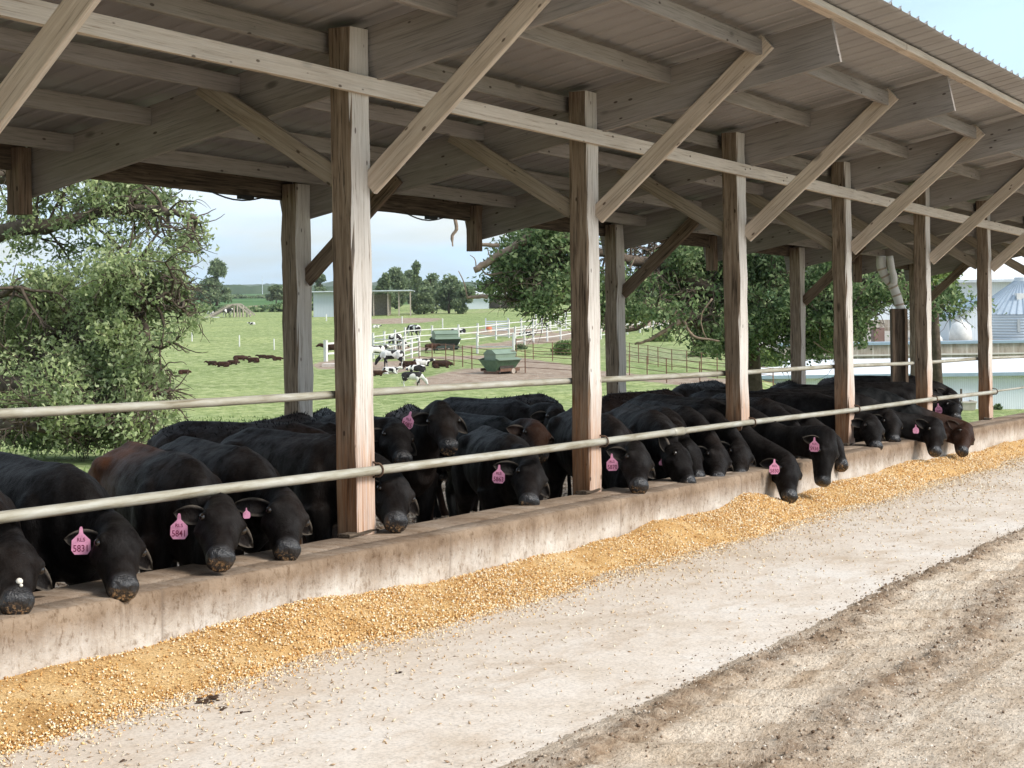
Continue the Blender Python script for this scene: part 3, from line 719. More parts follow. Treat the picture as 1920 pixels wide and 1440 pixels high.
# ================================================================ cattle
def coat(name, dark, brown, holstein=False):
    m = NM(name, .6, .13); m.b.inputs['Sheen Weight'].default_value = 0; m.b.inputs['Sheen Roughness'].default_value = .45
    m.b.inputs['Sheen Tint'].default_value = (.8, .9, 1, 1)
    br = m.attr('brown'); mz = m.attr('muzzle'); fe = m.attr('crumb'); oi = m.n('ShaderNodeObjectInfo')
    v = m.coord('Object', (1, 1, 1), rnd=True)
    n1 = m.noise(v, 3.5, 4, .6); n2 = m.noise(v, 90, 3, .7); n3 = m.noise(m.coord('Object', (60, 60, 14), rnd=True), 3, 3, .6)
    if holstein:
        pt = m.noise(m.coord('Object', (1.0, 1.3, 1.0), rnd=True), 2.0, 1.0, .4)
        thr = m.math('ADD', pt, m.math('MULTIPLY', m.math('SUBTRACT', oi.outputs['Random'], .5), .12))
        c = m.ramp(thr, [(.50, (.66, .64, .60)), (.515, (.025, .022, .022))])
    else:
        c = m.ramp(n1, [(.3, dark), (.7, tuple(x*1.7 for x in dark))])
        c = m.mix(m.ramp(m.noise(v, 1.3, 5, .7), [(.5, 0.0), (.7, .5)]), c, (.016, .010, .007))
        c = m.mix(br.outputs['Fac'], c, m.ramp(n1, [(.3, tuple(x*.6 for x in brown)), (.7, brown)]))
        c = m.mix(.35, c, m.ramp(n3, [(.35, .55), (.65, 1.5)]), 'MULTIPLY')
    c = m.mix(mz.outputs['Fac'], c, m.ramp(m.noise(v, 40, 4), [(.3, (.008, .008, .009)), (.7, (.022, .021, .023))]) if not holstein else (.25, .17, .16))
    cr_ = m.math('MULTIPLY', fe.outputs['Fac'], m.ramp(m.noise(v, 55, 5, .7), [(.50, 0.0), (.58, 1.0)]))
    c = m.mix(cr_, c, m.ramp(n2, [(.35, (.20, .10, .045)), (.65, (.55, .36, .19))]))
    rim = m.attr('rim'); c = m.mix(m.math('MULTIPLY', rim.outputs['Fac'], .75), c, (.16, .135, .11))  # ear edges get lighter hair, with the rim light put into its colour
    sp_ = m.mix(mz.outputs['Fac'], m.ramp(m.noise(m.coord('Object', (2, 2, 1), rnd=True), 5, 4, .65), [(.38, .03), (.68, .24)]), .5); m.l(sp_, m.b.inputs['Specular IOR Level'])
    m.color(c)
    rr_ = m.mix(mz.outputs['Fac'], .6, .25); m.l(rr_, m.b.inputs['Roughness'])
    m.bump(m.math('ADD', m.math('MULTIPLY', m.noise(v, 38, 4, .75), .9), m.math('ADD', m.math('MULTIPLY', n3, .8), m.math('MULTIPLY', m.noise(m.coord('Object', (1, 1, .6), rnd=True), 7, 3, .5, .8), 2.2))), .55, .012)
    return m.m
BLK = coat('black_hide', (.0030, .0035, .0038), (.17, .066, .030))
HOL = coat('patched_hide', (.02, .02, .02), (.1, .05, .03), True)
RED = coat('red_brown_hide', (.030, .013, .008), (.07, .028, .015))
m = NM('eye_gloss', .08, .8); m.color((.012, .008, .006)); EYE = m.m
m = NM('pink_tag', .5, .35); m.color(m.ramp(m.noise(m.coord('Object', rnd=True), 22, 5, .7), [(.35, (.52, .22, .33)), (.55, (.72, .32, .48))])); TAG = m.m
m = NM('tag_ink', .6, .2); m.color((.16, .015, .05)); INK = m.m
m = NM('white_button', .5, .3); m.color((.7, .66, .58)); BUT = m.m

def loft(mb, pts, wh, side=None, n=14, power=2.0, up=None):
    """closed tube with elliptic sections; wh = (half width, half height) per point"""
    pts = [Vector(p) for p in pts]; b = len(mb.V); m_ = len(pts)
    for i, p in enumerate(pts):
        t = (pts[min(i+1, m_-1)]-pts[max(i-1, 0)]).normalized()
        s_ = Vector(side[i]) if isinstance(side, list) else Vector(side or (0, 1, 0))
        s_ = (s_ - t*s_.dot(t)).normalized(); u = t.cross(s_)*-1
        for k in range(n):
            a = 2*math.pi*k/n; ca, sa = math.cos(a), math.sin(a); e = 2/power
            cx = math.copysign(abs(ca)**e, ca); sy = math.copysign(abs(sa)**e, sa)
            mb.V.append(tuple(p + s_*cx*wh[i][0] + u*sy*wh[i][1]))
    for i in range(m_-1):
        for k in range(n):
            q = b+i*n+k; q2 = b+i*n+(k+1) % n; mb.F.append((q, q2, q2+n, q+n))
    for e, sgn in ((0, 1), (m_-1, -1)):
        c = len(mb.V); mb.V.append(tuple(pts[e])); 
        for k in range(n):
            q = b+e*n+k; q2 = b+e*n+(k+1) % n; mb.F.append((c, q2, q) if sgn > 0 else (c, q, q2))
def blob(mb, c, r, rotz=0, n=8, roty=0):
    c = Vector(c); b = len(mb.V); Mx = Matrix.Rotation(rotz, 3, 'Z') @ Matrix.Rotation(roty, 3, 'Y')
    rows = []
    for i in range(1, n):
        th = math.pi*i/n; row = []
        for k in range(2*n):
            ph = math.pi*k/n; row.append(len(mb.V)); mb.V.append(tuple(c + Mx @ Vector((r[0]*math.sin(th)*math.cos(ph), r[1]*math.sin(th)*math.sin(ph), r[2]*math.cos(th)))))
        rows.append(row)
    t = len(mb.V); mb.V.append(tuple(c+Mx @ Vector((0, 0, r[2])))); bt = len(mb.V); mb.V.append(tuple(c-Mx @ Vector((0, 0, r[2]))))
    for k in range(2*n):
        k2 = (k+1) % (2*n); mb.F.append((t, rows[0][k], rows[0][k2])); mb.F.append((bt, rows[-1][k2], rows[-1][k]))
        for i in range(n-2): mb.F.append((rows[i][k], rows[i+1][k], rows[i+1][k2], rows[i][k2]))
def catmull(P, n=6):
    P = [Vector(p) for p in P]; Q = [P[0]*2-P[1]]+P+[P[-1]*2-P[-2]]; out = []
    for i in range(1, len(Q)-2):
        for k in range(n):
            t = k/n; a, b, c, d = Q[i-1:i+3]
            out.append(.5*((2*b)+(c-a)*t+(2*a-5*b+4*c-d)*t*t+(3*b-a-3*c+d)*t**3))
    out.append(P[-1]); return out
def interp_wh(wh, n):
    out = []
    for (a, b), (c, d) in zip(wh, wh[1:]):
        for k in range(n):
            t = k/n; t = t*t*(3-2*t)*.5+t*.5; out.append((a+(c-a)*t, b+(d-b)*t))
    out.append(wh[-1]); return out
HL = .44      # head length poll to nose
HEAD = [(-.05, .072, .082, 0), (.0, .086, .104, 0), (.06, .110, .124, -.004), (.12, .118, .124, -.008), (.185, .098, .110, -.012), (.25, .078, .096, -.014), (.31, .070, .084, -.014), (.365, .072, .076, -.012), (.405, .074, .068, -.010), (.435, .060, .052, -.010)]
def cow_mesh(name, poll, nose, nrm, sc=1.0, vox=.016, mat=None, lying=False, brown=None, tail=True, stride=0, neckw=1.0, neckdip=-.02):
    """cow in its own frame, x forward, origin on the ground under the belly; poll/nose local points; nrm = forehead normal"""
    mb = MB(); poll = Vector(poll); nose = Vector(nose)
    d = (nose-poll).normalized(); nv = Vector(nrm); nv = (nv - d*nv.dot(d)).normalized(); sd_ = nv.cross(d)*-1   # sd_: lateral
    sd_ = d.cross(nv)
    zo = -.50*sc if lying else 0
    def T(x, y, z): return Vector((x*sc, y*sc, z*sc+zo))
    st = [(-.78, 1.02, .07, .08), (-.745, 1.00, .14, .15), (-.66, .975, .20, .215), (-.5, .945, .235, .26), (-.3, .925, .235, .275), (-.05, .91, .265, .295), (.18, .905, .265, .30), (.38, .915, .235, .30), (.52, .92, .195, .275), (.64, .90, .15, .25), (.72, .90, .10, .17)]
    loft(mb, catmull([T(x, 0, z) for x, z, w_, h in st], 3), interp_wh([(w_*sc, h*sc) for x, z, w_, h in st], 3), n=20, power=2.25)
    # spine ridge, hooks, pins, shoulders, haunches, brisket
    loft(mb, [T(-.72, 0, 1.13), T(-.5, 0, 1.195), T(-.2, 0, 1.195), (T(.1, 0, 1.185)), T(.36, 0, 1.185), T(.56, 0, 1.12)], [(.03*sc, .03*sc), (.05*sc, .035*sc), (.045*sc, .035*sc), (.045*sc, .035*sc), (.06*sc, .045*sc), (.05*sc, .04*sc)], n=8)
    for s_ in (-1, 1):
        blob(mb, T(-.44, s_*.175, 1.085), (.13*sc, .08*sc, .070*sc))
        blob(mb, T(-.70, s_*.10, 1.04), (.07*sc, .05*sc, .07*sc))
        blob(mb, T(.40, s_*.175, .86), (.15*sc, .095*sc, .25*sc), roty=.18)
        if not lying:
            blob(mb, T(-.53, s_*.17, .82), (.21*sc, .115*sc, .32*sc), roty=.12)
            sg = stride*s_
            fx = .44; leg = [(fx, .18, .78, .115, .14), (fx+.02, .165, .60, .085, .10), (fx+.03+sg*.5, .15, .44, .058, .068), (fx+.03+sg*.7, .15, .37, .060, .066), (fx+.02+sg, .15, .24, .040, .044), (fx+.02+sg, .15, .135, .045, .050), (fx+.05+sg, .15, .07, .045, .050), (fx+.07+sg, .15, .0, .055, .065)]
            loft(mb, [T(x, s_*y, z) for x, y, z, a, b in leg], [(a*sc, b*sc) for x, y, z, a, b in leg], n=10)
            hx = -.56; leg = [(hx+.02, .18, .85, .12, .20), (hx+.08, .18, .66, .10, .15), (hx-.02-sg*.6, .17, .53, .066, .085), (hx-.12-sg, .16, .42, .052, .065), (hx-.10-sg, .155, .34, .048, .052), (hx-.06-sg, .155, .20, .042, .046), (hx-.05-sg, .155, .12, .047, .052), (hx-.02-sg, .155, .06, .045, .05), (hx+.00-sg, .155, .0, .055, .065)]
            loft(mb, [T(x, s_*y, z) for x, y, z, a, b in leg], [(a*sc, b*sc) for x, y, z, a, b in leg], n=10)
        else:
            blob(mb, T(-.50, s_*.24, .70), (.30*sc, .13*sc, .20*sc), roty=.1)
            loft(mb, [T(-.28, s_*.32, .62), T(-.12, s_*.36, .56), T(-.42, s_*.40, .54), T(-.50, s_*.40, .53)], [(.09*sc, .09*sc), (.06*sc, .06*sc), (.04*sc, .04*sc), (.04*sc, .035*sc)], n=8)
            loft(mb, [T(.40, s_*.20, .70), T(.62, s_*.20, .62), T(.70, s_*.20, .55), T(.45, s_*.22, .535), T(.38, s_*.22, .53)], [(.09*sc, .09*sc), (.06*sc, .06*sc), (.055*sc, .05*sc), (.04*sc, .035*sc), (.04*sc, .035*sc)], n=8)
    blob(mb, T(.55, 0, .74), (.13*sc, .09*sc, .13*sc))
    # neck
    a0 = T(.40, 0, .98); a1 = T(.60, 0, .965)
    occ = poll - d*.05 - nv*.015
    mid = a1.lerp(occ, .5) + Vector((0, 0, neckdip))
    pts = catmull([a0, a1, mid, occ, poll+d*.06-nv*.01], 4)
    wh = interp_wh([(.15*sc, .26*sc), (.13*sc, .22*sc), (.10*sc*neckw, .155*sc), (.085, .100), (.085, .095)], 4)
    tl = len(pts); sides = []
    for i in range(tl):
        f = i/(tl-1); f = max(0, (f-.35)/.65); v_ = Vector((0, 1, 0)).lerp(sd_ if sd_.dot(Vector((0, 1, 0))) > -.2 else -sd_, f); sides.append(v_)
    loft(mb, pts, wh, side=sides, n=14)
    # dewlap
    loft(mb, [T(.56, 0, .76), a1.lerp(occ, .4)-Vector((0, 0, .14*sc)), poll+d*.14-nv*.10], [(.04*sc, .08*sc), (.03*sc, .06*sc), (.04, .04)], n=8)
    # head
    hp = [poll + d*x + nv*o_ for x, w_, h, o_ in HEAD]
    loft(mb, catmull(hp, 2), interp_wh([(w_, h) for x, w_, h, o_ in HEAD], 2), side=sd_, n=16, power=2.3)
    # jaw, brow, nostril rims
    for s_ in (-1, 1):
        blob(mb, poll+d*.13+sd_*s_*.072-nv*.045, (.055, .055, .055))
        blob(mb, poll+d*.125+sd_*s_*.092+nv*.055, (.036, .036, .036)); blob(mb, poll+d*.20+sd_*s_*.075-nv*.02, (.06, .03, .03))
        blob(mb, poll+d*.390+sd_*s_*.046+nv*.016, (.034, .032, .034))
    blob(mb, poll+nv*.03-d*.02, (.07, .07, .07))
    loft(mb, [poll+d*.10-nv*.10, poll+d*.26-nv*.085, poll+d*.38-nv*.060], [(.055, .04), (.05, .034), (.056, .030)], side=sd_, n=10)
    if tail:
        tp = [T(-.74, 0, 1.10), T(-.80, .01, 1.02), T(-.82, .02, .8), T(-.80, .03, .5), T(-.79, .03, .28)]
        if lying: tp = [T(-.74, 0, .95), T(-.82, .03, .8), T(-.85, .08, .62), T(-.80, .16, .53)]
        loft(mb, catmull(tp, 3), interp_wh([(.04, .04), (.03, .03), (.02, .02), (.022, .022), (.035, .035)] if not lying else [(.04, .04), (.03, .03), (.022, .022), (.03, .03)], 3), side=(0, 1, 0), n=8)
    me = mesh(name+'_raw', mb.V, mb.F); o = bpy.data.objects.new('tmp', me); COL.objects.link(o)
    r_ = o.modifiers.new('r', 'REMESH'); r_.mode = 'VOXEL'; r_.voxel_size = vox; r_.adaptivity = 0
    s2 = o.modifiers.new('s', 'SMOOTH'); s2.factor = .55; s2.iterations = 7 if vox < .02 else 4
    dg = bpy.context.evaluated_depsgraph_get(); dg.update()
    m2 = bpy.data.meshes.new_from_object(o.evaluated_get(dg)); bpy.data.objects.remove(o); bpy.data.meshes.remove(me)
    nV = len(m2.vertices); V_ = np.empty(nV*3, np.float32); m2.vertices.foreach_get('co', V_); V_ = V_.reshape(-1, 3).astype(float)
    V_[:, 2] -= .002
    # details pressed into the head: eye sockets, nostrils, mouth line
    P_ = np.array(poll); D3 = np.array(d); N3 = np.array(nv); S3 = np.array(sd_)
    q = V_-P_; qd = q@D3; qn = q@N3; qs = q@S3
    if vox < .02:
        for s_ in (-1, 1):
            r2 = (qd-.418)**2+(qn-.022)**2*1.2+(qs-s_*.042)**2*1.8; wgt = np.exp(-r2/.017**2); V_ -= wgt[:, None]*D3*.016
        wl = np.exp(-((qn+.043)/.007)**2)*sstep(.25, .37, qd)*(np.abs(qs) < .10); V_ -= (wl*.005*np.sign(qs)*sstep(.03, .05, np.abs(qs)))[:, None]*S3
    dark = np.zeros(nV)
    mzl = sstep(.365, .395, qd+.25*np.abs(qn-.01))*(qd > 0)*(np.linalg.norm(q, axis=1) < .6)*sstep(-.06, -.03, qn)*sstep(.085, .06, np.abs(qs))
    crumb = .8*sstep(.405, .437, qd)*(np.linalg.norm(q, axis=1) < .6)*sstep(.02, -.02, qn)
    # ears
    tot = [V_]; nF = len(m2.polygons); Fl = [tuple(p.vertices) for p in m2.polygons]
    return V_, Fl, mzl, crumb, (poll, d, nv, sd_), m2
def ear_geo(poll, d, nv, sd_, s_, droop=0.0, back=0.25, L=.172, W=.052, up=0.0):
    """one cupped leaf-shaped ear with a little thickness"""
    droop = droop*(.5 if s_ == 1 else .8)
    root = poll + d*.015 + sd_*s_*.062 - nv*.030
    ax = (sd_*s_ - d*back*.4 - nv*back*.6 + Vector((0, 0, -droop+up))).normalized()
    front = (nv*.55+d*.75); front = (front-ax*front.dot(ax)).normalized()   # opening faces front and down
    wv = ax.cross(front).normalized()
    V_ = []; F_ = []; nu, nv_ = 9, 7
    for side_ in (0, 1):
        for i in range(nu):
            u = i/(nu-1); wd = W*(math.sin(math.pi*min(1, (u*.86+.13)))**.75)*(1.0 if u < .97 else .45)
            c = root + ax*(u*L) + Vector((0, 0, -droop*.10*u*u))
            for k in range(nv_):
                v = (k/(nv_-1)-.5)*2; cup = (v*v)*(.034*(1-u*.55)) + .0; V_.append(c + wv*wd*v + front*(cup-(0.0 if side_ == 0 else .006)-.012))
    n1 = nu*nv_
    for i in range(nu-1):
        for k in range(nv_-1):
            a = i*nv_+k; F_.append((a, a+1, a+1+nv_, a+nv_)); F_.append((n1+a, n1+a+nv_, n1+a+1+nv_, n1+a+1))
    for i in range(nu-1):
        for k in (0, nv_-1):
            a = i*nv_+k; q_ = (a, a+nv_, n1+a+nv_, n1+a); F_.append(q_ if k == 0 else q_[::-1])
    for k in range(nv_-1):
        a = (nu-1)*nv_+k; F_.append((a, a+1, n1+a+1, n1+a))
    rimw = [1.0 if (k in (0, nv_-1) or i >= nu-1) else 0.0 for _s in (0, 1) for i in range(nu) for k in range(nv_)]
    return V_, F_, root+ax*L*.52, ax, front, rimw
_tagcache = {}
def text_mesh(txt, size, font_w=1.0):
    k = (txt, size)
    if k in _tagcache: return _tagcache[k]
    cu = bpy.data.curves.new('t', 'FONT'); cu.body = txt; cu.size = size; cu.align_x = 'CENTER'; cu.extrude = .0006; cu.offset = .0002*size/.03; cu.resolution_u = 3
    o = bpy.data.objects.new('t', cu); COL.objects.link(o); dg = bpy.context.evaluated_depsgraph_get(); dg.update()
    me = bpy.data.meshes.new_from_object(o.evaluated_get(dg)); bpy.data.objects.remove(o); bpy.data.curves.remove(cu)
    me.materials.clear(); me.materials.append(INK); _tagcache[k] = me; return me
def ear_tag(root, wpos, facing, number, tilt=0, size=1.0, rls=True):
    """hanging tag: wpos = world position of its top, facing = horizontal world direction its print faces"""
    f = Vector(facing).normalized(); z = Vector((0, 0, 1)); x = z.cross(f).normalized(); z = (Matrix.Rotation(tilt, 3, f) @ z); x = z.cross(f).normalized()
    out = [(-.007, 0), (-.010, -.026), (-.043, -.058), (-.045, -.105), (-.030, -.126), (.030, -.126), (.045, -.105), (.043, -.058), (.010, -.026), (.007, 0), (.004, .006), (-.004, .006)]
    mb = MB(); n = len(out)
    V_ = [Vector((a, 0, b)) for a, b in out]
    mb.V = [(a, -.0018, b) for a, b in out]+[(a, .0018, b) for a, b in out]
    mb.F = [tuple(range(n)), tuple(range(n, 2*n))[::-1]]+[(i, i+n, (i+1) % n+n, (i+1) % n) for i in range(n)]
    me = mesh('ear_tag', mb.V, mb.F, TAG); o = obj('ear_tag', me, root)
    Mx = Matrix.Identity(4)
    ax = (x, -f, z)      # local x, local y (= away from print), local z
    for j in range(3):
        for i in range(3): Mx[i][j] = ax[j][i]*size
    for i in range(3): Mx[i][3] = wpos[i]
    inv = Matrix.Translation(-Vector(root.location)) if root.rotation_euler.z == 0 else (Matrix.Translation(root.location) @ Matrix.Rotation(root.rotation_euler.z, 4, 'Z')).inverted()
    o.matrix_parent_inverse = inv; o.matrix_basis = Mx
    if number:
        for txt, sz, zz_, sx_ in (([('RLS', .026, -.064, 1.0)] if rls else [])+[(number, .046, -.112, .82)]):
            t = obj('tag_number', text_mesh(txt, sz), o); t.matrix_basis = Matrix.Translation((0, -.0022, zz_)) @ Matrix.Rotation(R(90), 4, 'X') @ Matrix.Diagonal((sx_, 1, 1, 1))
    return o

def back_hair(V_, root, n=420, seed=0, x0=-.75, x1=.5, L=.022):
    g = np.random.default_rng(seed); top = V_[(V_[:, 2] > np.percentile(V_[:, 2], 86)) & (V_[:, 0] > x0) & (V_[:, 0] < x1)]
    if len(top) < 20: return
    P = top[g.integers(0, len(top), n)]; a = g.uniform(0, 6.28, n); h = g.uniform(.4, 1.2, n)*L
    d1 = np.stack([np.cos(a), np.sin(a), a*0], 1)*.006
    tip = P+np.stack([g.normal(-.012, .012, n), g.normal(0, .012, n), h], 1)
    T_ = np.stack([P-d1-[0, 0, .005], P+d1-[0, 0, .005], tip], 1).reshape(-1, 3)
    o = obj('hair', fast_mesh('hair', T_, np.arange(3*n).reshape(-1, 3), BLK), root); o['kind'] = 'stuff'; return o
def finish_cow(name, base, rz, geo, mat, ears, brownf, sc, near):
    V_, Fl, mzl, crumb, (poll, d, nv, sd_), m2 = geo
    root = empty(name, base, rz=rz)
    Va = [V_]; n0 = len(V_); Fa = list(Fl); att = [mzl]; ac = [crumb]; rm = [np.zeros(len(V_))]; info = {}
    for s_ in (-1, 1):
        e = ears.get(s_, {})
        ev, ef, mid, ax, fr, rw = ear_geo(poll, d, nv, sd_, s_, **e); rm.append(np.array(rw))
        Va.append(np.array([tuple(v) for v in ev])); Fa += [tuple(i+n0 for i in f) for f in ef]; n0 += len(ev)
        att.append(np.zeros(len(ev))); ac.append(np.zeros(len(ev))); info[s_] = (mid, fr)
    VV = np.concatenate(Va); me = bpy.data.meshes.new('body'); me.from_pydata(VV.tolist(), [], Fa); me.materials.append(mat)
    me.polygons.foreach_set('use_smooth', np.ones(len(me.polygons), bool))
    for nm, arr in (('muzzle', np.concatenate(att)), ('crumb', np.concatenate(ac)), ('brown', brownf(VV)), ('rim', np.concatenate(rm))):
        a = me.attributes.new(nm, 'FLOAT', 'POINT'); a.data.foreach_set('value', np.clip(arr, 0, 1).astype(np.float32))
    me.update(); body = obj('body', me, root); bpy.data.meshes.remove(m2)
    if near:
        for s_ in (-1, 1):
            mb = MB(); blob(mb, poll+d*.135+sd_*s_*.110+nv*.036, (.021, .021, .021), n=7); mb.build('eye', EYE, root, True)
    return root, body, info
# ---------------------------------------------------------------- black herd at the bunk
FLOORZ = lambda X_: ZC-1.9-SL*X_
def solve_poll(nose, ppx, ppy, L, near=False):
    r_ = ray(ppx, ppy); o_ = CAM-nose; a = r_.dot(r_); b = 2*r_.dot(o_); c = o_.dot(o_)-L*L; disc = b*b-4*a*c
    if disc <= 0: t = -b/(2*a)
    else: t = (-b+(-1 if near else 1)*math.sqrt(disc))/(2*a)
    p = CAM+r_*t; return nose+(p-nose).normalized()*L
COWS = {}
def fit_neck(poll, nose, nrm, sc, W):
    """lower the middle of the neck until it clears the underside of the front rail"""
    d = (nose-poll).normalized(); nv = Vector(nrm); nv = (nv-d*nv.dot(d)).normalized()
    a1 = Vector((.60*sc, 0, .965*sc)); occ = poll-d*.05-nv*.015; dip = .03
    while dip > -.32:
        mid = a1.lerp(occ, .5)+Vector((0, 0, dip)); P = catmull([Vector((.40*sc, 0, .98*sc)), a1, mid, occ, poll+d*.06-nv*.01], 4)
        hh = interp_wh([(0, .26*sc), (0, .22*sc), (0, .155*sc), (0, .10), (0, .095)], 4); ok_ = True
        for p, (_, h_) in zip(P, hh):
            w_ = W @ p
            if 5.62 < w_.y < 5.80 and w_.z+h_ > ZC+WT+.375-SL*w_.x: ok_ = False
        if ok_: break
        dip -= .02
    return dip
def cow(key, nose, Yn, poll, head=0, face=0, sc=1.0, reach=.46, lat=0, near_sol=False, tag=None, label='', brown=None, vox=.0155, ears=None, mat=None, tagface=None, tagtilt=0, tagsize=1.0, button=None, group='black cattle eating at the bunk', neckw=1.0, dy=0, hl=1.0, zoff=0, drop=.095, neckdip=-.02):
    """nose/poll = photo positions, Yn = distance of the nose into the shed; head = body heading, face = where the forehead looks (degrees from the road direction, + = towards the lens)"""
    N = at_Y(nose[0], nose[1], Yn); L = HL*hl; dd_ = (N-CAM).dot(FW); Pl = solve_poll(N, poll[0], poll[1]+drop*F/dd_, L, near_sol)
    def hd(a): a = R(a); return Vector((-math.sin(a), -math.cos(a), 0))
    h = hd(head); hv = hd(face); side_ = Vector((-h.y, h.x, 0))
    bx = Vector((Pl.x, Pl.y, 0)) - h*((.60+reach)*sc) + side_*lat
    if Yn < 5.8:
        lack = (5.98+.66*sc*math.cos(R(head))) - bx.y
        if lack > 0: bx = bx - h*(lack/math.cos(R(head)))
    base = Vector((bx.x, bx.y, FLOORZ(bx.x)+zoff)); rz = math.atan2(h.y, h.x)
    inv = (Matrix.Translation(base) @ Matrix.Rotation(rz, 4, 'Z')).inverted()
    Nl = inv @ N; Pll = inv @ Pl; nr = inv.to_3x3() @ (hv*1.15+Vector((0, 0, 1)))
    neckdip = fit_neck(Pll, Pll+(Nl-Pll).normalized()*HL, nr, sc, Matrix.Translation(base) @ Matrix.Rotation(rz, 4, 'Z'))
    geo = cow_mesh('cow', Pll, Pll+(Nl-Pll).normalized()*HL, nr, sc, vox, tail=True, neckw=neckw, neckdip=neckdip)
    bf = brown or (lambda V_: np.full(len(V_), .025))
    root, body, info = finish_cow('cow', base, rz, geo, mat or BLK, ears or {}, bf, sc, True)
    props(root, label, 'cow', group)
    W = Matrix.Translation(base) @ Matrix.Rotation(rz, 4, 'Z')
    if tag:
        (tx, ty, num, sgn) = tag[:4]
        mid = W @ info[sgn][0]; D = (mid-CAM).dot(FW)-.17
        if len(tag) > 4: D += tag[4]
        top = at_depth(tx, ty, D)
        f = (CAM-top); f.z = 0; f = Matrix.Rotation(R(tagface or 0), 3, 'Z') @ f
        rt_ = random.Random(key); ear_tag(root, top, Matrix.Rotation(R(rt_.uniform(-9, 9)), 3, 'Z') @ f, num, R(tagtilt+rt_.uniform(-5, 5)), tagsize)
    if button:
        mid = W @ info[button[2]][0]; D = (mid-CAM).dot(FW)-.06
        c = at_depth(button[0], button[1], D); f = (CAM-c).normalized(); mb = MB(); lc = W.inverted() @ c; fl = W.inverted().to_3x3() @ f
        mb.tube([lc, lc-fl*.012], .016, 10); mb.build('ear_button', BUT, root)
    if key in ('A', 'V'):
        pl_, d_, n_, s3 = geo[4]; mb = MB()
        for a_, b_, c_, r_ in (((.335, .012, .062, .016), (.372, .008, .066, .008)) if key == 'A' else ((.07, .03, .110, .014), (.08, .05, .104, .010))): blob(mb, pl_+d_*a_+s3*b_+n_*c_, (r_, r_, r_), n=5)
        props(mb.build('white_fleck', BUT, root, True), kind='stuff')
    COWS[key] = root
    return root
def br(fn): return fn
brC = lambda V_: np.clip(.85*sstep(.35, -.5, V_[:, 0])*sstep(.6, 1.0, V_[:, 2]) + .04, 0, .9)*(.85+.15*np.sin(V_[:, 0]*17+V_[:, 1]*9+V_[:, 2]*11))
brl = lambda a: (lambda V_: np.full(len(V_), a))
brhead = lambda a, x0=.6: (lambda V_: a*sstep(x0, x0+.35, V_[:, 0]))

cow('A', (34, 1138), 5.42, (22, 1000), 22, 14, sc=1.0, reach=.40, label='black cow with white flecked nose, cut by the left edge of the photo', button=None, ears={1: {'droop': .25}, -1: {'droop': .3}})
cow('B', (233, 1112), 5.36, (216, 968), 22, 16, reach=.42, tag=(152, 990, '5831', -1), tagtilt=2, label='black cow with pink ear tag 5831, muzzle over the wall', ears={1: {'droop': .1, 'back': .35}, -1: {'droop': .35}})
cow('C', (414, 1056), 5.40, (412, 930), 30, 18, reach=.42, tag=(336, 965, '5841', -1), tagtilt=-2, brown=brC, label='rusty-backed black cow with pink ear tag 5841', ears={1: {'droop': .15}, -1: {'droop': .3}})
cow('D', (540, 1040), 5.46, (532, 918), 28, 16, reach=.42, tag=(462, 953, '', -1), tagsize=.45, label='black cow between tag 5841 and the nearest post, corn on its muzzle', ears={1: {'droop': .2, 'L': .22}, -1: {'droop': .15, 'back': .5}})
cow('F', (744, 986), 5.62, (736, 882), 15, 22, reach=.40, label='black cow nosing the wall just right of the nearest post', ears={1: {'droop': .2, 'L': .23}, -1: {'droop': .4}})
cow('G', (757, 866), 6.75, (738, 785), -22, 26, sc=.98, reach=.35, label='black cow with lowered head behind the one nosing the wall', group='black cattle standing behind the front row', vox=.016, ears={1: {'droop': .3}, -1: {'droop': .5}})
cow('H', (843, 844), 6.5, (826, 752), 20, 48, sc=1.0, reach=.30, near_sol=False, label='black cow looking up at the viewer, pink tag 5085 half hidden', group='black cattle standing behind the front row', vox=.0155, tag=(770, 773, '5085', -1, .1), tagface=-8, tagtilt=-12, ears={1: {'droop': .1, 'back': .3, 'up': .1}, -1: {'droop': .55}})
cow('I', (993, 948), 5.72, (992, 856), 46, 18, reach=.44, sc=.92, tag=(936, 873, '5863', -1, -.05), label='black cow with pink ear tag 5863 leaning over the wall', ears={1: {'droop': .25, 'L': .2}, -1: {'droop': .4}})
cow('J', (1015, 857), 6.6, (1000, 787), 25, 28, sc=.95, reach=.35, near_sol=False, label='brown-faced black cow peering over the back of tag 5863', group='black cattle standing behind the front row', brown=brhead(.2), ears={1: {'droop': -.1, 'L': .17}, -1: {'droop': -.05, 'L': .17}}, vox=.0165)
cow('K', (1056, 822), 7.3, (1040, 758), 15, 30, sc=1.0, reach=.35, label='black cow showing only brow and ear just left of the second post', group='black cattle standing behind the front row', vox=.018, ears={1: {'droop': .2}, -1: {'up': .3, 'L': .16}})
cow('N', (1200, 918), 5.42, (1192, 830), 46, 18, reach=.42, tag=(1147, 852, '5870', -1), label='black cow with pink ear tag 5870 right of the second post', ears={1: {'droop': .15}, -1: {'droop': .3}})
cow('O', (1296, 912), 5.45, (1262, 826), 50, -22, reach=.40, tag=(1240, 861, '', -1), tagsize=.4, label='black cow in profile with one ear pricked straight up', ears={1: {'up': 1.2, 'L': .17}, -1: {'droop': .1, 'back': .8}}, button=(1241, 832, -1))
cow('P', (1313, 902), 5.60, (1284, 820), 48, -12, reach=.40, label='black cow mostly hidden behind the pricked-ear cow', ears={1: {'droop': .3}, -1: {'droop': .3}})
cow('Q', (1346, 904), 5.50, (1342, 830), 44, 18, reach=.42, label='black cow with smooth bowed forehead, second head left of the third post', ears={1: {'droop': .3}, -1: {'droop': .2, 'L': .18}})
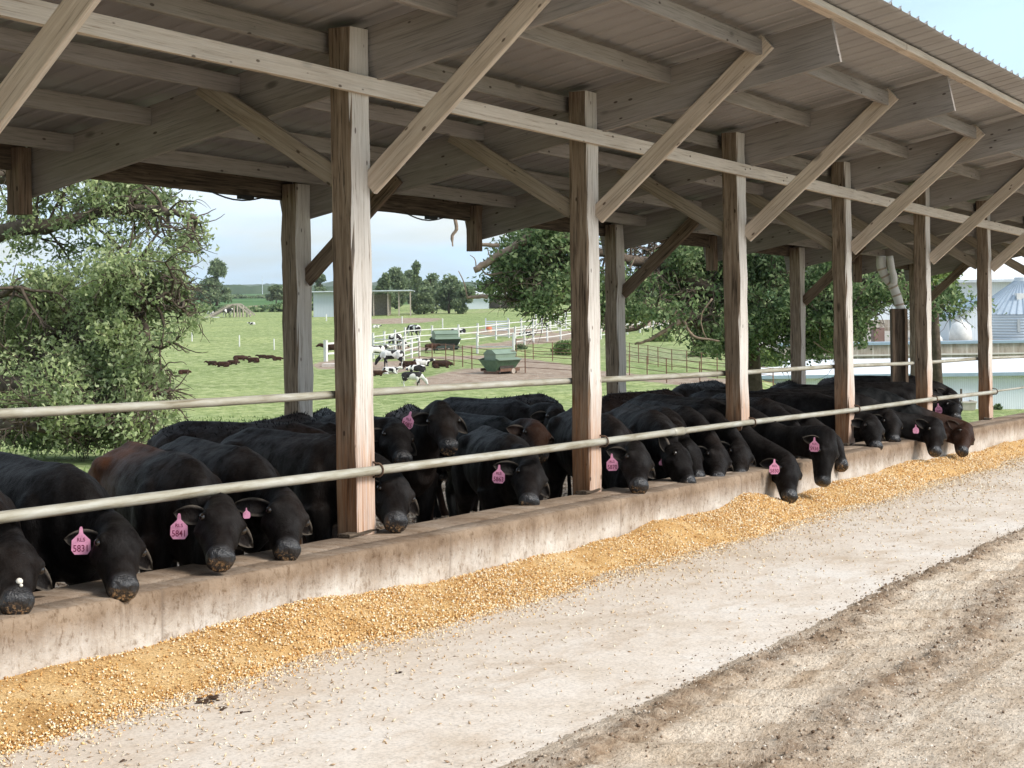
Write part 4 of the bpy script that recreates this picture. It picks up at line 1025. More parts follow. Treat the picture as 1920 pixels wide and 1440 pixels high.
cow('Rr', (1389, 899), 5.50, (1384, 822), 40, 22, reach=.42, label='black cow with head against the left face of the third post', ears={1: {'droop': .1}, -1: {'droop': .1, 'L': .17}})
cow('S', (1482, 940), 5.12, (1474, 850), 26, 12, reach=.52, sc=1.04, tag=(1452, 862, '5830', -1, -.16), label='black cow with pink ear tag 5830 stretched down into the corn', hl=1.04, ears={1: {'droop': .4, 'back': .8}, -1: {'droop': .2, 'back': .9}})
cow('T', (1506, 864), 5.55, (1494, 799), 38, 24, reach=.42, tag=(1459, 825, '', -1), tagsize=.5, label='black cow facing out between tags 5830 and 5936', ears={1: {'droop': -.05, 'L': .21}, -1: {'droop': .1}})
cow('U', (1543, 911), 5.10, (1548, 806), 20, 8, reach=.50, tag=(1527, 821, '5936', -1, -.16), label='black cow with pink ear tag 5936, muzzle down at the corn', ears={1: {'droop': .3}, -1: {'droop': .1, 'back': .7}})
cow('U2', (1583, 878), 5.30, (1553, 806), 5, -40, sc=.98, reach=.42, label='black cow in profile jutting its jaw out past tag 5936', ears={1: {'droop': .6, 'back': -.2, 'L': .2}, -1: {'droop': .2}})
cow('V', (1579, 836), 5.95, (1567, 778), -5, 34, reach=.40, label='black cow with a white fleck on the brow left of the fourth post', vox=.018)
cow('Wc', (1644, 842), 5.42, (1632, 777), 4, 22, reach=.42, button=(1634, 815, -1), label='black cow with a round pale ear button right of the fourth post', ears={1: {'droop': .3}, -1: {'droop': .3, 'L': .17}})
cow('X', (1678, 829), 5.50, (1668, 771), 8, 32, reach=.42, label='black cow with a shiny wet muzzle, second head right of the fourth post', vox=.018)
cow('Y', (1693, 810), 5.85, (1689, 760), 8, 34, reach=.40, label='black cow with grey-muzzled face tucked third right of the fourth post', vox=.018, ears={1: {'droop': .2, 'L': .22}})
cow('Zc', (1754, 852), 5.12, (1752, 785), -12, 14, reach=.50, tag=(1717, 797, '', -1), tagsize=.75, label='black cow reaching down to the corn left of the fifth post, pink tag curled', vox=.018)
cow('AA', (1805, 851), 5.10, (1808, 792), -20, -8, reach=.52, brown=brhead(.22, .95), tag=None, label='rightmost black cow, brown face buried in the corn', vox=.018)
cow('AB', (1795, 785), 5.75, (1780, 750), -22, 10, reach=.42, tag=(1759, 757, '5840', -1, -.1), label='black cow with pink tag 5840 right of the fifth post', vox=.018)
cow('AC', (1799, 770), 6.6, (1779, 727), -25, -5, reach=.40, label='black cow lifting its head behind tag 5840', vox=.02, group='black cattle standing behind the front row')

# cattle standing further back, seen mostly as backs above the front row
def back_cow(px, py, Y, head, sc, label, brown=None, hp=(.93, .62)):
    """px,py = photo position of the top of the back; head down"""
    P = at_Y(px, py, Y); a = R(head); h = Vector((-math.sin(a), -math.cos(a), 0))
    base = Vector((P.x, P.y, FLOORZ(P.x))); zb = P.z-base.z; s_ = zb/1.225 if sc is None else sc
    rz = math.atan2(h.y, h.x); poll = Vector((hp[0]*s_+.12, .05, hp[1]*s_+.2)); nose = poll+Vector((.22, .02, -.40))
    geo = cow_mesh('cow', poll, poll+(nose-poll).normalized()*HL, (1, 0, .8), s_, .022)
    root, body, info = finish_cow('cow', base, rz, geo, BLK, {}, brown or brl(.1), s_, False)
    back_hair(geo[0], root, seed=int(px))
    props(root, label, 'cow', 'black cattle standing behind the front row'); return root
back_cow(520, 781, 8.35, 75, None, 'black cow seen as a long back above the cow between 5841 and the post')
back_cow(600, 771, 9.3, 60, None, 'black cow whose shaggy rump shows just left of the nearest post', brl(.04))
back_cow(455, 790, 7.9, -10, None, 'black cow standing close behind the rusty-backed one', brl(.06))
back_cow(770, 763, 8.6, 55, None, 'shaggy brown-tinged black cow behind the head with tag 5085', brl(.22))
back_cow(960, 742, 8.9, 100, None, 'black cow with its long back high above tag 5863', brl(.07))
back_cow(925, 769, 8.7, -60, None, 'black cow standing sideways right of the cow looking up')
back_cow(1200, 733, 7.9, -75, None, 'black cow whose broad back shows right of the second post')
back_cow(1310, 716, 9.2, 95, None, 'black cow farthest back between second and third post', brl(.04))
back_cow(1470, 716, 8.6, 80, None, 'black cow with its back above the heads right of the third post', brl(.04))
back_cow(1560, 707, 9.4, 85, None, 'curly-topped black cow behind the fourth post')
back_cow(1660, 714, 8.4, -80, None, 'black cow with a long level back between fourth and fifth post', brl(.08))
# ================================================================ trees
def leaf_mat(name, cols, trans=.45, rough=.6):
    m = NM(name, rough, .25); g = m.n('ShaderNodeNewGeometry')
    c = m.ramp(g.outputs['Random Per Island'], [(i/(len(cols)-1), c) for i, c in enumerate(cols)])
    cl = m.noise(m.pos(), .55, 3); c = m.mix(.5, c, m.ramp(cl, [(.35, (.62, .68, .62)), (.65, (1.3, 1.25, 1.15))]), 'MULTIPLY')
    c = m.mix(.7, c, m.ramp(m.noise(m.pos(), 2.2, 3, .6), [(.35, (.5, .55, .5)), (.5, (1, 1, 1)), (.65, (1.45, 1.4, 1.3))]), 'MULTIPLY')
    m.color(c); tr = m.n('ShaderNodeBsdfTranslucent'); m.l(c, tr.inputs['Color'])
    mx_ = m.n('ShaderNodeMixShader'); mx_.inputs[0].default_value = trans
    m.l(m.b.outputs[0], mx_.inputs[1]); m.l(tr.outputs[0], mx_.inputs[2]); m.l(mx_.outputs[0], m.out.inputs['Surface']); return m.m
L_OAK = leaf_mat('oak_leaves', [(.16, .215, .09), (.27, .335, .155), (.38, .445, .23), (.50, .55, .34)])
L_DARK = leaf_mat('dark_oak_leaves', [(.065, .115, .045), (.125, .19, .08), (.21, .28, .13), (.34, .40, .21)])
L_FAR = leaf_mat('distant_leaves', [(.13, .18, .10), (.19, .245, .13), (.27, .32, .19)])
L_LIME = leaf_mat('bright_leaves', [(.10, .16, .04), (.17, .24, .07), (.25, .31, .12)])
BARK = simple('tree_bark', (.11, .085, .065), .95, .1, .5, 9, bump=.6)
BARKD = simple('dead_branch_bark', (.27, .20, .15), .9, .1, .4, 9, bump=.4)

def leaves(name, C, spread, size, mat, parent, flat=0.0):
    """C (n,3) clump centres -> one crown mesh of folded leaves"""
    n = len(C); P = C + rng.normal(size=(n, 3))*spread
    q = rng.normal(size=(n, 4)); q /= np.linalg.norm(q, axis=1)[:, None]; w_, x, y, z = q.T
    Rm = np.stack([1-2*(y*y+z*z), 2*(x*y-z*w_), 2*(x*z+y*w_), 2*(x*y+z*w_), 1-2*(x*x+z*z), 2*(y*z-x*w_), 2*(x*z-y*w_), 2*(y*z+x*w_), 1-2*(x*x+y*y)], 1).reshape(-1, 3, 3)
    bv = np.array([[-1, 0, 0], [-.2, .52, .22], [1, 0, 0], [-.2, -.52, .22]], float)
    s_ = size*rng.uniform(.6, 1.3, n)
    Vv = np.einsum('nij,nkj->nki', Rm, bv[None]*s_[:, None, None]) + P[:, None, :]
    Ff = np.array([[0, 2, 1], [0, 3, 2]])[None] + (np.arange(n)*4)[:, None, None]
    o = obj(name, fast_mesh(name, Vv.reshape(-1, 3), Ff.reshape(-1, 3), mat), parent)
    if parent is not None: o.matrix_parent_inverse = Matrix.Translation(-parent.location)
    return o
def limb_grow(mb, tips, p, d, L, r, depth, rnd, gravity=-.02, spread=.75, wig=.22):
    """crooked branch with side branches; collects twig tips"""
    n = 5; pts = [p.copy()]; rr_ = [r]; dd = d.normalized(); q = p.copy()
    for i in range(n):
        dd = (dd + Vector((rnd.gauss(0, wig), rnd.gauss(0, wig), rnd.gauss(0, wig)+gravity))).normalized()
        q = q + dd*(L/n); pts.append(q.copy()); rr_.append(r*(1-.62*(i+1)/n))
        if depth > 0 and i >= 1:
            for _ in range(2 if depth > 1 else 2):
                if rnd.random() < .8:
                    a = Vector((rnd.gauss(0, 1), rnd.gauss(0, 1), rnd.gauss(0, .7))); a = (a-dd*a.dot(dd)).normalized()
                    limb_grow(mb, tips, q, (dd*.6+a*spread), L*rnd.uniform(.42, .62), r*(1-.6*(i+1)/n)*.6, depth-1, rnd, gravity, spread, wig)
        if depth == 0: tips.append(q.copy())
        elif depth == 1 and i > 2: tips.append(q.copy())
    mb.tube(pts, rr_, 6 if r > .05 else 4, cap=False)
    return pts
def poly_limb(mb, px_pts, Ds, r0, r1, n=8):
    P = [at_depth(x, y, D) for (x, y), D in zip(px_pts, Ds if hasattr(Ds, '__len__') else [Ds]*len(px_pts))]
    Q = catmull(P, 5); rr_ = [r0+(r1-r0)*i/(len(Q)-1) for i in range(len(Q))]
    rw = random.Random(int(px_pts[0][0])); Q = [q+Vector((rw.gauss(0, r0*.12), rw.gauss(0, r0*.12), rw.gauss(0, r0*.12))) for q in Q]
    mb.tube(Q, rr_, n); return Q
def part_build(mb, name, mat, root, smooth=True):
    o = mb.build(name, mat, root, smooth); o.matrix_parent_inverse = Matrix.Translation(-root.location); return o

# --- big oak leaning in from the left
D0 = 27
gb = at_depth(-330, 900, D0+3); gb.z = float(terrain_z(gb.x, gb.y))
oak = empty('oak_tree', gb, 'big spreading oak filling the left side behind the shed', 'tree')
rnd = random.Random(3); mb = MB(); tips = []
top = at_depth(-300, 420, D0+3)
mb.tube([gb-Vector((0, 0, .4)), gb.lerp(top, .3), gb.lerp(top, .65), top], [.62, .48, .42, .34], 12)
limbs = [([(-300, 560), (-120, 640), (60, 665), (130, 610), (200, 560), (270, 545)], [30, 29, 28, 27, 26.5, 26], .26, .05),
         ([(-300, 480), (-100, 440), (60, 430), (180, 400), (300, 395), (365, 410)], [30, 29, 28, 28, 27, 27], .22, .03),
         ([(-280, 420), (-60, 340), (90, 330), (200, 325), (290, 345)], [30, 29, 29, 28, 28], .2, .03),
         ([(100, 640), (160, 650), (185, 730), (200, 800)], [27.6, 27, 26.6, 26.5], .10, .03),
         ([(-300, 620), (-80, 700), (60, 730), (150, 760), (250, 770), (300, 800)], [29, 27, 26, 25.5, 25, 25], .2, .03),
         ([(60, 740), (85, 690), (110, 720), (128, 760)], [26, 26, 26, 26], .09, .03),
         ([(130, 612), (230, 590), (300, 560), (370, 580)], [26.8, 26.3, 26, 26], .09, .02),
         ([(200, 560), (270, 610), (285, 690), (300, 740)], [26.5, 26, 25.6, 25.6], .08, .02),
         ([(-250, 700), (-100, 780), (30, 800), (120, 810)], [28, 26, 25, 25], .16, .03),
         ([(-280, 500), (-150, 560), (-40, 560), (40, 540)], [30, 28, 27, 26], .16, .03)]
def in_left_crown(p, slack=0):
    x, y = proj(p)
    # outline of the crown against the sky and pasture
    ed = np.interp(y, [300, 345, 372, 400, 440, 470, 500, 560, 600, 640, 655, 700, 760, 800, 830, 850], [250, 300, 352, 372, 392, 372, 330, 350, 385, 320, 250, 300, 325, 330, 260, 120])
    return x < ed+slack and y < 832+slack*.3
for px_, Ds, r0, r1 in limbs:
    Q = poly_limb(mb, px_, Ds, r0, r1)
    for i in range(len(Q)//5, len(Q)):
        for _ in range(3 if i > len(Q)*.45 else 2):
            t = (Q[min(i+1, len(Q)-1)]-Q[max(i-1, 0)]).normalized()
            a = Vector((rnd.gauss(0, 1), rnd.gauss(0, 1), rnd.gauss(0, .9))); a = (a-t*a.dot(t)).normalized()
            sub = MB(); tp = []
            limb_grow(sub, tp, Q[i], t*.5+a, rnd.uniform(.5, 1.2), .03, 1, rnd, -.01)
            tp2 = [p for p in tp if in_left_crown(p)]
            if len(tp2) > len(tp)*.35: mb.add(sub.V, sub.F); tips += tp2
part_build(mb, 'trunk', BARK, oak)
C = np.array([tuple(t) for t in tips]); C = C[nz2(C[:, 0]*1.0+C[:, 2]*.6, C[:, 1]+C[:, 2]*1.1, 5.5, 301) > -.02]; k = 130000//max(1, len(C))
CC = np.repeat(C, max(3, k), axis=0)
# bunch the leaves: some tips rich, some nearly bare
rich = rng.random(len(C))**1.1; keep = rng.random(len(CC)) < np.repeat(rich, max(3, k)); CC = CC[keep]
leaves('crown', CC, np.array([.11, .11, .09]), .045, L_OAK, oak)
# bare twig ends poking out of the oak
for (x, y, dx, dy) in ((330, 470, 55, 5), (320, 500, 50, 25), (300, 520, 70, 30), (330, 570, 50, 30), (290, 690, 60, 20), (300, 740, 55, 20), (290, 780, 65, 8), (310, 745, 50, 40), (240, 380, 45, -25), (300, 420, 90, 25), (310, 640, 45, 10), (350, 440, 38, 20)):
    mb = MB()
    for j in range(3):
        rj = random.Random(x+j); P = [(x, y)]
        for s_ in range(5): P.append((P[-1][0]+dx/5*rj.uniform(.6, 1.3), P[-1][1]+dy/5+rj.gauss(0, 6)))
        poly_limb(mb, P, 25.8, .014, .004, 4)
    part_build(mb, 'bare_twig', BARK, oak)

# --- broad oak standing in the middle distance
D1 = 38
gb = ground_hit(1408, 742)
gb = at_depth(1408, 700, D1); gb.z = float(terrain_z(gb.x, gb.y))
oak2 = empty('oak_tree', gb, 'dark spreading oak with low level limbs behind the second and third post', 'tree')
mb = MB(); rnd = random.Random(11); tips = []
t1 = at_depth(1400, 600, D1); t2 = at_depth(1430, 470, D1)
mb.tube([gb-Vector((0, 0, .3)), gb.lerp(t1, .5), t1, t2], [.34, .27, .25, .16], 10)
limbs = [([(1400, 640), (1370, 640), (1310, 605), (1240, 585), (1170, 570), (1060, 562), (960, 560)], [38, 37.5, 37, 36.5, 36, 36, 36], .26, .04),
         ([(1400, 600), (1330, 540), (1230, 500), (1120, 470), (1020, 430)], [38, 37, 37, 36, 36], .2, .06),
         ([(1410, 590), (1340, 500), (1260, 460), (1200, 440)], [38, 38, 38, 38], .16, .03),
         ([(1420, 560), (1450, 500), (1500, 470), (1560, 500)], [38, 38, 37, 37], .14, .03),
         ([(1410, 610), (1470, 560), (1540, 560), (1600, 590)], [38, 37, 36, 36], .14, .03),
         ([(1410, 640), (1480, 620), (1540, 630)], [38, 37, 36.5], .09, .02),
         ([(1420, 520), (1400, 470), (1360, 430)], [38, 38, 38], .12, .03),
         ([(1120, 470), (1060, 500), (1000, 505), (950, 520)], [36, 36, 36, 36], .06, .02),
         ([(1060, 562), (1040, 520), (1000, 480)], [36, 36, 36], .05, .02),
         ([(1240, 585), (1180, 620), (1120, 600)], [36.5, 36, 36], .06, .02),
         ([(1500, 480), (1590, 520), (1660, 530), (1740, 540)], [37, 36, 35, 35], .10, .02)]
def in_mid_crown(p):
    x, y = proj(p)
    lo = np.interp(x, [880, 905, 940, 980, 1040, 1080, 1130, 1180, 1240, 1300, 1360, 1400, 1470, 1540, 1610, 1640, 1760], [545, 552, 560, 580, 595, 580, 600, 598, 600, 650, 660, 665, 680, 665, 640, 560, 590])
    hi = np.interp(x, [880, 930, 940, 960, 1000, 1100, 1165, 1250, 1290, 1800], [560, 500, 440, 425, 400, 420, 440, 440, 400, 400])
    return hi < y < lo and x > 885
for px_, Ds, r0, r1 in limbs:
    Q = poly_limb(mb, px_, Ds, r0, r1)
    for i in range(3, len(Q)):
        for _ in range(3):
            t = (Q[min(i+1, len(Q)-1)]-Q[max(i-1, 0)]).normalized()
            a = Vector((rnd.gauss(0, 1), rnd.gauss(0, 1), rnd.gauss(0, .9))); a = (a-t*a.dot(t)).normalized()
            sub = MB(); tp = []
            limb_grow(sub, tp, Q[i], t*.4+a, rnd.uniform(.6, 1.5), .03, 1, rnd, -.03)
            tp2 = [p for p in tp if in_mid_crown(p)]
            if len(tp2) > len(tp)*.4: mb.add(sub.V, sub.F); tips += tp2
part_build(mb, 'trunk', BARK, oak2)
C = np.array([tuple(t) for t in tips]); C = C[nz2(C[:, 0]+C[:, 2]*.6, C[:, 1]+C[:, 2]*1.1, 4.0, 302) > .06]; k = max(3, 130000//len(C)); CC = np.repeat(C, k, axis=0)
rich = rng.random(len(C))**.9; CC = CC[rng.random(len(CC)) < np.repeat(rich, k)]
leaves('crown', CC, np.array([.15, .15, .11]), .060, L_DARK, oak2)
for pts, r0, r1 in (([(1010, 435), (960, 465), (925, 485), (890, 508)], .10, .07), ([(935, 460), (905, 459), (875, 455)], .05, .03), ([(1080, 468), (1050, 466), (1025, 472)], .07, .05),
                    ([(950, 508), (915, 515), (900, 500)], .03, .015), ([(915, 556), (895, 556), (876, 558)], .05, .03), ([(876, 558), (870, 530), (860, 508)], .02, .01),
                    ([(893, 500), (890, 485), (881, 478)], .015, .007), ([(920, 485), (915, 470), (913, 464)], .015, .007), ([(918, 512), (921, 490)], .012, .006),
                    ([(1080, 500), (1060, 520), (1040, 530)], .09, .05), ([(1275, 602), (1240, 625), (1210, 640), (1190, 645)], .06, .02), ([(1280, 600), (1300, 630), (1350, 640)], .04, .02),
                    ([(1270, 603), (1265, 590), (1270, 582)], .03, .015), ([(1335, 560), (1315, 590), (1318, 620), (1325, 635)], .022, .01), ([(1510, 562), (1535, 590), (1538, 640)], .022, .012),
                    ([(1525, 640), (1545, 655), (1562, 662)], .018, .008), ([(1755, 560), (1765, 572), (1786, 570)], .018, .006), ([(1180, 505), (1190, 485), (1196, 478)], .02, .008)):
    mb = MB(); poly_limb(mb, pts, 35.5, r0, r1, 6)
    part_build(mb, 'dead_branch', BARKD, oak2)

# --- further trees
def crown_tree(px, py_base, H_px, W_px, label, seed, D=None, mat=L_FAR, group=None, leaf=None, n=4200, trunk=.18, shape='round', lobes=9):
    g_ = ground_hit(px, py_base) if D is None else at_depth(px, py_base, D)
    if D is not None: g_.z = float(terrain_z(g_.x, g_.y))
    D_ = (g_-CAM).dot(FW); Hm = H_px*D_/F; Wm = W_px*D_/F
    if D is not None: Hm = max(at_depth(px, py_base-H_px, D).z-g_.z, 1)
    root = empty('tree', g_, label, 'tree', group); rn = random.Random(seed); g2 = np.random.default_rng(seed)
    mb = MB(); th = Hm*trunk
    mb.tube([g_-Vector((0, 0, .3)), g_+Vector((rn.gauss(0, .02)*Hm, 0, th)), g_+Vector((rn.gauss(0, .03)*Hm, rn.gauss(0, .03)*Hm, Hm*.8))], [Hm*.035, Hm*.028, Hm*.008], 6)
    C = []
    for i in range(lobes):
        zf = rn.uniform(trunk, .96); 
        if shape == 'round': wf = math.sin(math.pi*min(1, max(.12, (zf-trunk*.6)/(1.05-trunk*.6))))**.6
        elif shape == 'spindly': wf = (1.15-zf)*.8
        else: wf = 1-.35*zf
        a = rn.uniform(0, 6.283); rad_ = Wm/2*wf*rn.uniform(.25, .8)
        c = np.array([g_.x+math.cos(a)*rad_, g_.y+math.sin(a)*rad_, g_.z+zf*Hm*.93])
        s_ = np.array([Wm*.17, Wm*.17, Hm*.085])*rn.uniform(.6, 1.25)*(1 if shape != 'spindly' else .7)
        u = g2.normal(size=(n//lobes, 3)); u /= np.linalg.norm(u, axis=1)[:, None]; u *= (g2.random(len(u))**.5)[:, None]*1.6
        C.append(c+u*s_); mb.tube([g_+Vector((0, 0, Hm*zf*.6)), Vector(c)], [Hm*.010, Hm*.004], 4, False)
    part_build(mb, 'trunk', BARK, root); C = np.concatenate(C); C = C[C[:, 2] > g_.z+.05]
    leaves('crown', C, .02*Wm, leaf or max(.10, D_*.0011), mat, root); return root
GF = 'trees along the far side of the pasture'
crown_tree(406, 573, 90, 84, 'lone upright tree behind the wooden ramp', 1, mat=L_FAR, n=3600, lobes=20, shape='spindly', trunk=.12)
crown_tree(385, 572, 40, 60, 'bushy low tree left of the lone upright tree', 2, group=GF)
crown_tree(518, 572, 40, 40, 'round bush-like tree left of the near back post', 3, group=GF)
crown_tree(600, 568, 58, 46, 'thin-topped tree behind the silver shed wall', 4, group=GF, shape='spindly')
crown_tree(721, 560, 52, 36, 'slim pale tree above the roof of the open shed', 5, group=GF, D=260)
crown_tree(742, 560, 60, 46, 'airy tree second from the left above the open shed roof', 6, group=GF, D=270, lobes=12)
crown_tree(766, 560, 54, 42, 'bluish hazy tree between the airy tree and the tall thin one', 7, group=GF, D=330)
crown_tree(782, 560, 74, 34, 'tallest thin tree with sparse top in the far row', 8, group=GF, D=250, shape='spindly', lobes=14)
crown_tree(810, 573, 66, 52, 'full green tree right of the tallest thin one', 9, group=GF, D=230, lobes=14, n=3600)
crown_tree(842, 575, 58, 56, 'wide bushy tree in front of the low shed', 10, group=GF, D=225, lobes=14, n=3600)
crown_tree(795, 577, 40, 50, 'low dense bush at the corner of the low shed', 12, group=GF, D=222, shape='bush', lobes=12)
crown_tree(868, 574, 38, 40, 'small dark tree beside the white-walled shed', 13, group=GF, D=222)
crown_tree(90, 575, 60, 70, 'dark tree in the hedgerow seen through the oak', 14, group=GF, D=200, mat=L_DARK)
crown_tree(110, 570, 50, 60, 'dense dark tree in the hedgerow below the oak limb', 15, group=GF, D=210, mat=L_DARK)
crown_tree(40, 575, 50, 80, 'leftmost hedgerow tree behind the oak', 16, group=GF, D=200, mat=L_DARK)
crown_tree(140, 574, 34, 60, 'low hedgerow tree right of the dense dark one', 17, group=GF, D=210, mat=L_DARK)
crown_tree(1200, 560, 60, 90, 'pale tree behind the white board fence, seen through the dark oak', 18, group=GF, D=230)
# leafy tree by the white pipe, right
gb = at_depth(1760, 700, 46); gb.z = float(terrain_z(gb.x, gb.y))
t3 = empty('tree', gb, 'leafy bright green tree overhanging behind the white banded pipe', 'tree')
mb = MB(); tips = []; rnd = random.Random(21)
tp0 = at_depth(1745, 430, 46); mb.tube([gb-Vector((0, 0, .3)), gb.lerp(tp0, .5), tp0], [.16, .12, .06], 8)
for px_, Ds in (([(1745, 500), (1700, 510), (1650, 530), (1612, 545)], 45), ([(1745, 470), (1690, 480), (1630, 500)], 45), ([(1745, 510), (1765, 520), (1775, 535)], 45), ([(1745, 460), (1770, 490), (1782, 505)], 45), ([(1745, 480), (1720, 530), (1690, 555)], 45)):
    Q = poly_limb(mb, px_, Ds, .06, .015, 5)
    for i in range(4, len(Q)):
        for _ in range(3):
            tp = []; sub = MB(); limb_grow(sub, tp, Q[i], Vector((rnd.gauss(0, 1), rnd.gauss(0, 1), rnd.gauss(0, 1)-.2)), rnd.uniform(.3, .8), .015, 1, rnd, -.02)
            tp2 = [p for p in tp if 1600 < proj(p)[0] < 1784 and proj(p)[1] < np.interp(proj(p)[0], [1600, 1640, 1700, 1745, 1784], [572, 572, 560, 560, 545])]
            if len(tp2) > len(tp)*.5: mb.add(sub.V, sub.F); tips += tp2
part_build(mb, 'trunk', BARK, t3)
C = np.repeat(np.array([tuple(t) for t in tips]), max(3, 20000//len(tips)), axis=0)
leaves('crown', C, .11, .055, L_LIME, t3)
# shrubs and weeds
def shrub(px, py, wpx, hpx, label, seed, mat, n=1500):
    g_ = ground_hit(px, py); D_ = (g_-CAM).dot(FW); g2 = np.random.default_rng(seed); u = g2.normal(size=(n, 3)); u /= np.linalg.norm(u, axis=1)[:, None]
    u *= (g2.random(n)**.33)[:, None]; u[:, 2] = np.abs(u[:, 2]); lob = g2.uniform(.6, 1.1, n)
    W_, H_ = wpx*D_/F/2, hpx*D_/F
    C = np.array(g_)+u*np.array([W_, W_, H_])*(.75+.25*np.sin(u[:, :1]*9+u[:, 1:2]*7))
    root = empty('shrub', g_, label, 'shrub'); leaves('foliage', C, .05*W_, max(.05, D_*.0013), mat, root)
    mb = MB(); rn = random.Random(seed)
    for _ in range(7): mb.tube([g_, g_+Vector((rn.uniform(-W_, W_)*.6, rn.uniform(-W_, W_)*.6, H_*.7))], [.02, .006], 4, False)
    part_build(mb, 'stems', BARK, root); return root
shrub(1062, 664, 60, 28, 'pale weedy shrub by the white board fence left of the second post', 1, L_LIME)
shrub(975, 655, 26, 10, 'low weed clump under the short white fence', 2, L_FAR, 500)
shrub(1440, 702, 70, 52, 'leafy shrub at the corner of the white low shed', 3, L_LIME, 2600)
shrub(1320, 668, 60, 26, 'weed thicket beneath the dark oak', 4, L_LIME)
shrub(1240, 640, 50, 16, 'weed clump right of the dead low branch', 5, L_LIME, 900)
shrub(1870, 768, 16, 12, 'small dark weed at the foot of the white low wall', 6, L_DARK, 300)
# grass tufts close behind the shed
n = 26000
X_ = rng.uniform(8, 46, n); Y_ = rng.uniform(13, 46, n); D_ = X_*FW.x+Y_*FW.y; kk = (D_ > 20) & (D_ < 55); X_, Y_ = X_[kk], Y_[kk]
cl = nz2(X_, Y_, 1.1, 91); kk = rng.random(len(X_)) < .35+.6*cl; X_, Y_ = X_[kk], Y_[kk]
Z_ = terrain_z(X_, Y_); n = len(X_); a = rng.uniform(0, 6.28, n); h = rng.uniform(.03, .11, n); ww = rng.uniform(.012, .035, n)
Vt = np.stack([np.stack([X_-np.cos(a)*ww, Y_-np.sin(a)*ww, Z_-.01], 1), np.stack([X_+np.cos(a)*ww, Y_+np.sin(a)*ww, Z_-.01], 1), np.stack([X_+rng.normal(0, .03, n), Y_+rng.normal(0, .03, n), Z_+h], 1)], 1).reshape(-1, 3)
GR = leaf_mat('grass_blades', [(.10, .16, .05), (.18, .25, .09), (.28, .34, .15)], .3)
props(obj('grass', fast_mesh('grass', Vt, np.arange(3*n).reshape(-1, 3), GR)), 'short grazed grass tufts behind the shed', 'grass', kind='stuff')

# --- far hedges and hills
def ridge(name, D, h0, amp, seed, mat, thick, label, x0=-500, x1=2600):
    n = 500; pxs = np.linspace(x0, x1, n); V_ = []
    hh_ = h0+amp*nz2(pxs*.01, pxs*0, 1.2, seed)+amp*.5*nz2(pxs*.05, pxs*0, 1.6, seed+1)+amp*.35*np.abs(nz2(pxs*.3, pxs*0, 1.4, seed+2))
    for k_, (dz, dd) in enumerate(((-12, 0), (1, 0), (.96, thick*.4), (-12, thick))):
        for p_, hgt in zip(pxs, hh_):
            b_ = at_depth(p_, PY, D+dd); V_.append((b_.x, b_.y, ZC-hfar(D)+(hgt*dz if dz > 0 else dz)))
    i, j = np.meshgrid(np.arange(3), np.arange(n-1), indexing='ij'); Q = np.stack([i*n+j, i*n+j+1, (i+1)*n+j+1, (i+1)*n+j], -1).reshape(-1, 4)
    return props(obj(name, fast_mesh(name, np.array(V_), Q, mat, True)), label, kind='structure')
m = NM('far_woods', .95, .05); m.color(m.ramp(m.noise(m.pos((1, 1, 2)), .035, 6, .75), [(.35, (.045, .075, .045)), (.65, (.10, .14, .08))])); FW_ = m.m
ridge('hills', 2600, 11, 5, 5, FW_, 500, 'low wooded hills along the horizon')
m = NM('hedge_green', .95, .05); m.color(m.ramp(m.noise(m.pos(), .25, 6, .75), [(.35, (.025, .05, .02)), (.65, (.09, .13, .05))])); HG = m.m
ridge('hills', 1100, 4.5, 2.5, 15, FW_, 200, 'far tree line in front of the hills')
# leafy hedgerow beyond the pasture
for nm_, Dh, pxa, pxb, hm, lab in (('hedgerow', 262, -60, 700, 2.2, 'long scrubby hedgerow at the top edge of the pasture'), ('hedgerow', 560, -100, 1200, 2.6, 'thin dark hedgerow across the far crop field')):
    n = 9000; pxr = rng.uniform(pxa, pxb, n); dd = Dh+rng.normal(0, 1.5, n)
    hh_ = hm*(.55+.45*nz2(pxr*.03, pxr*0, 1.5, 8))*rng.random(n)**.6
    C = np.array([at_depth(p, PY, d) for p, d in zip(pxr, dd)]); C[:, 2] = terrain_z(C[:, 0], C[:, 1])+hh_
    hr = leaves(nm_, C, .15, .5 if Dh < 300 else .9, L_FAR if Dh > 300 else L_DARK, None); props(hr, lab, 'hedge', kind='stuff')
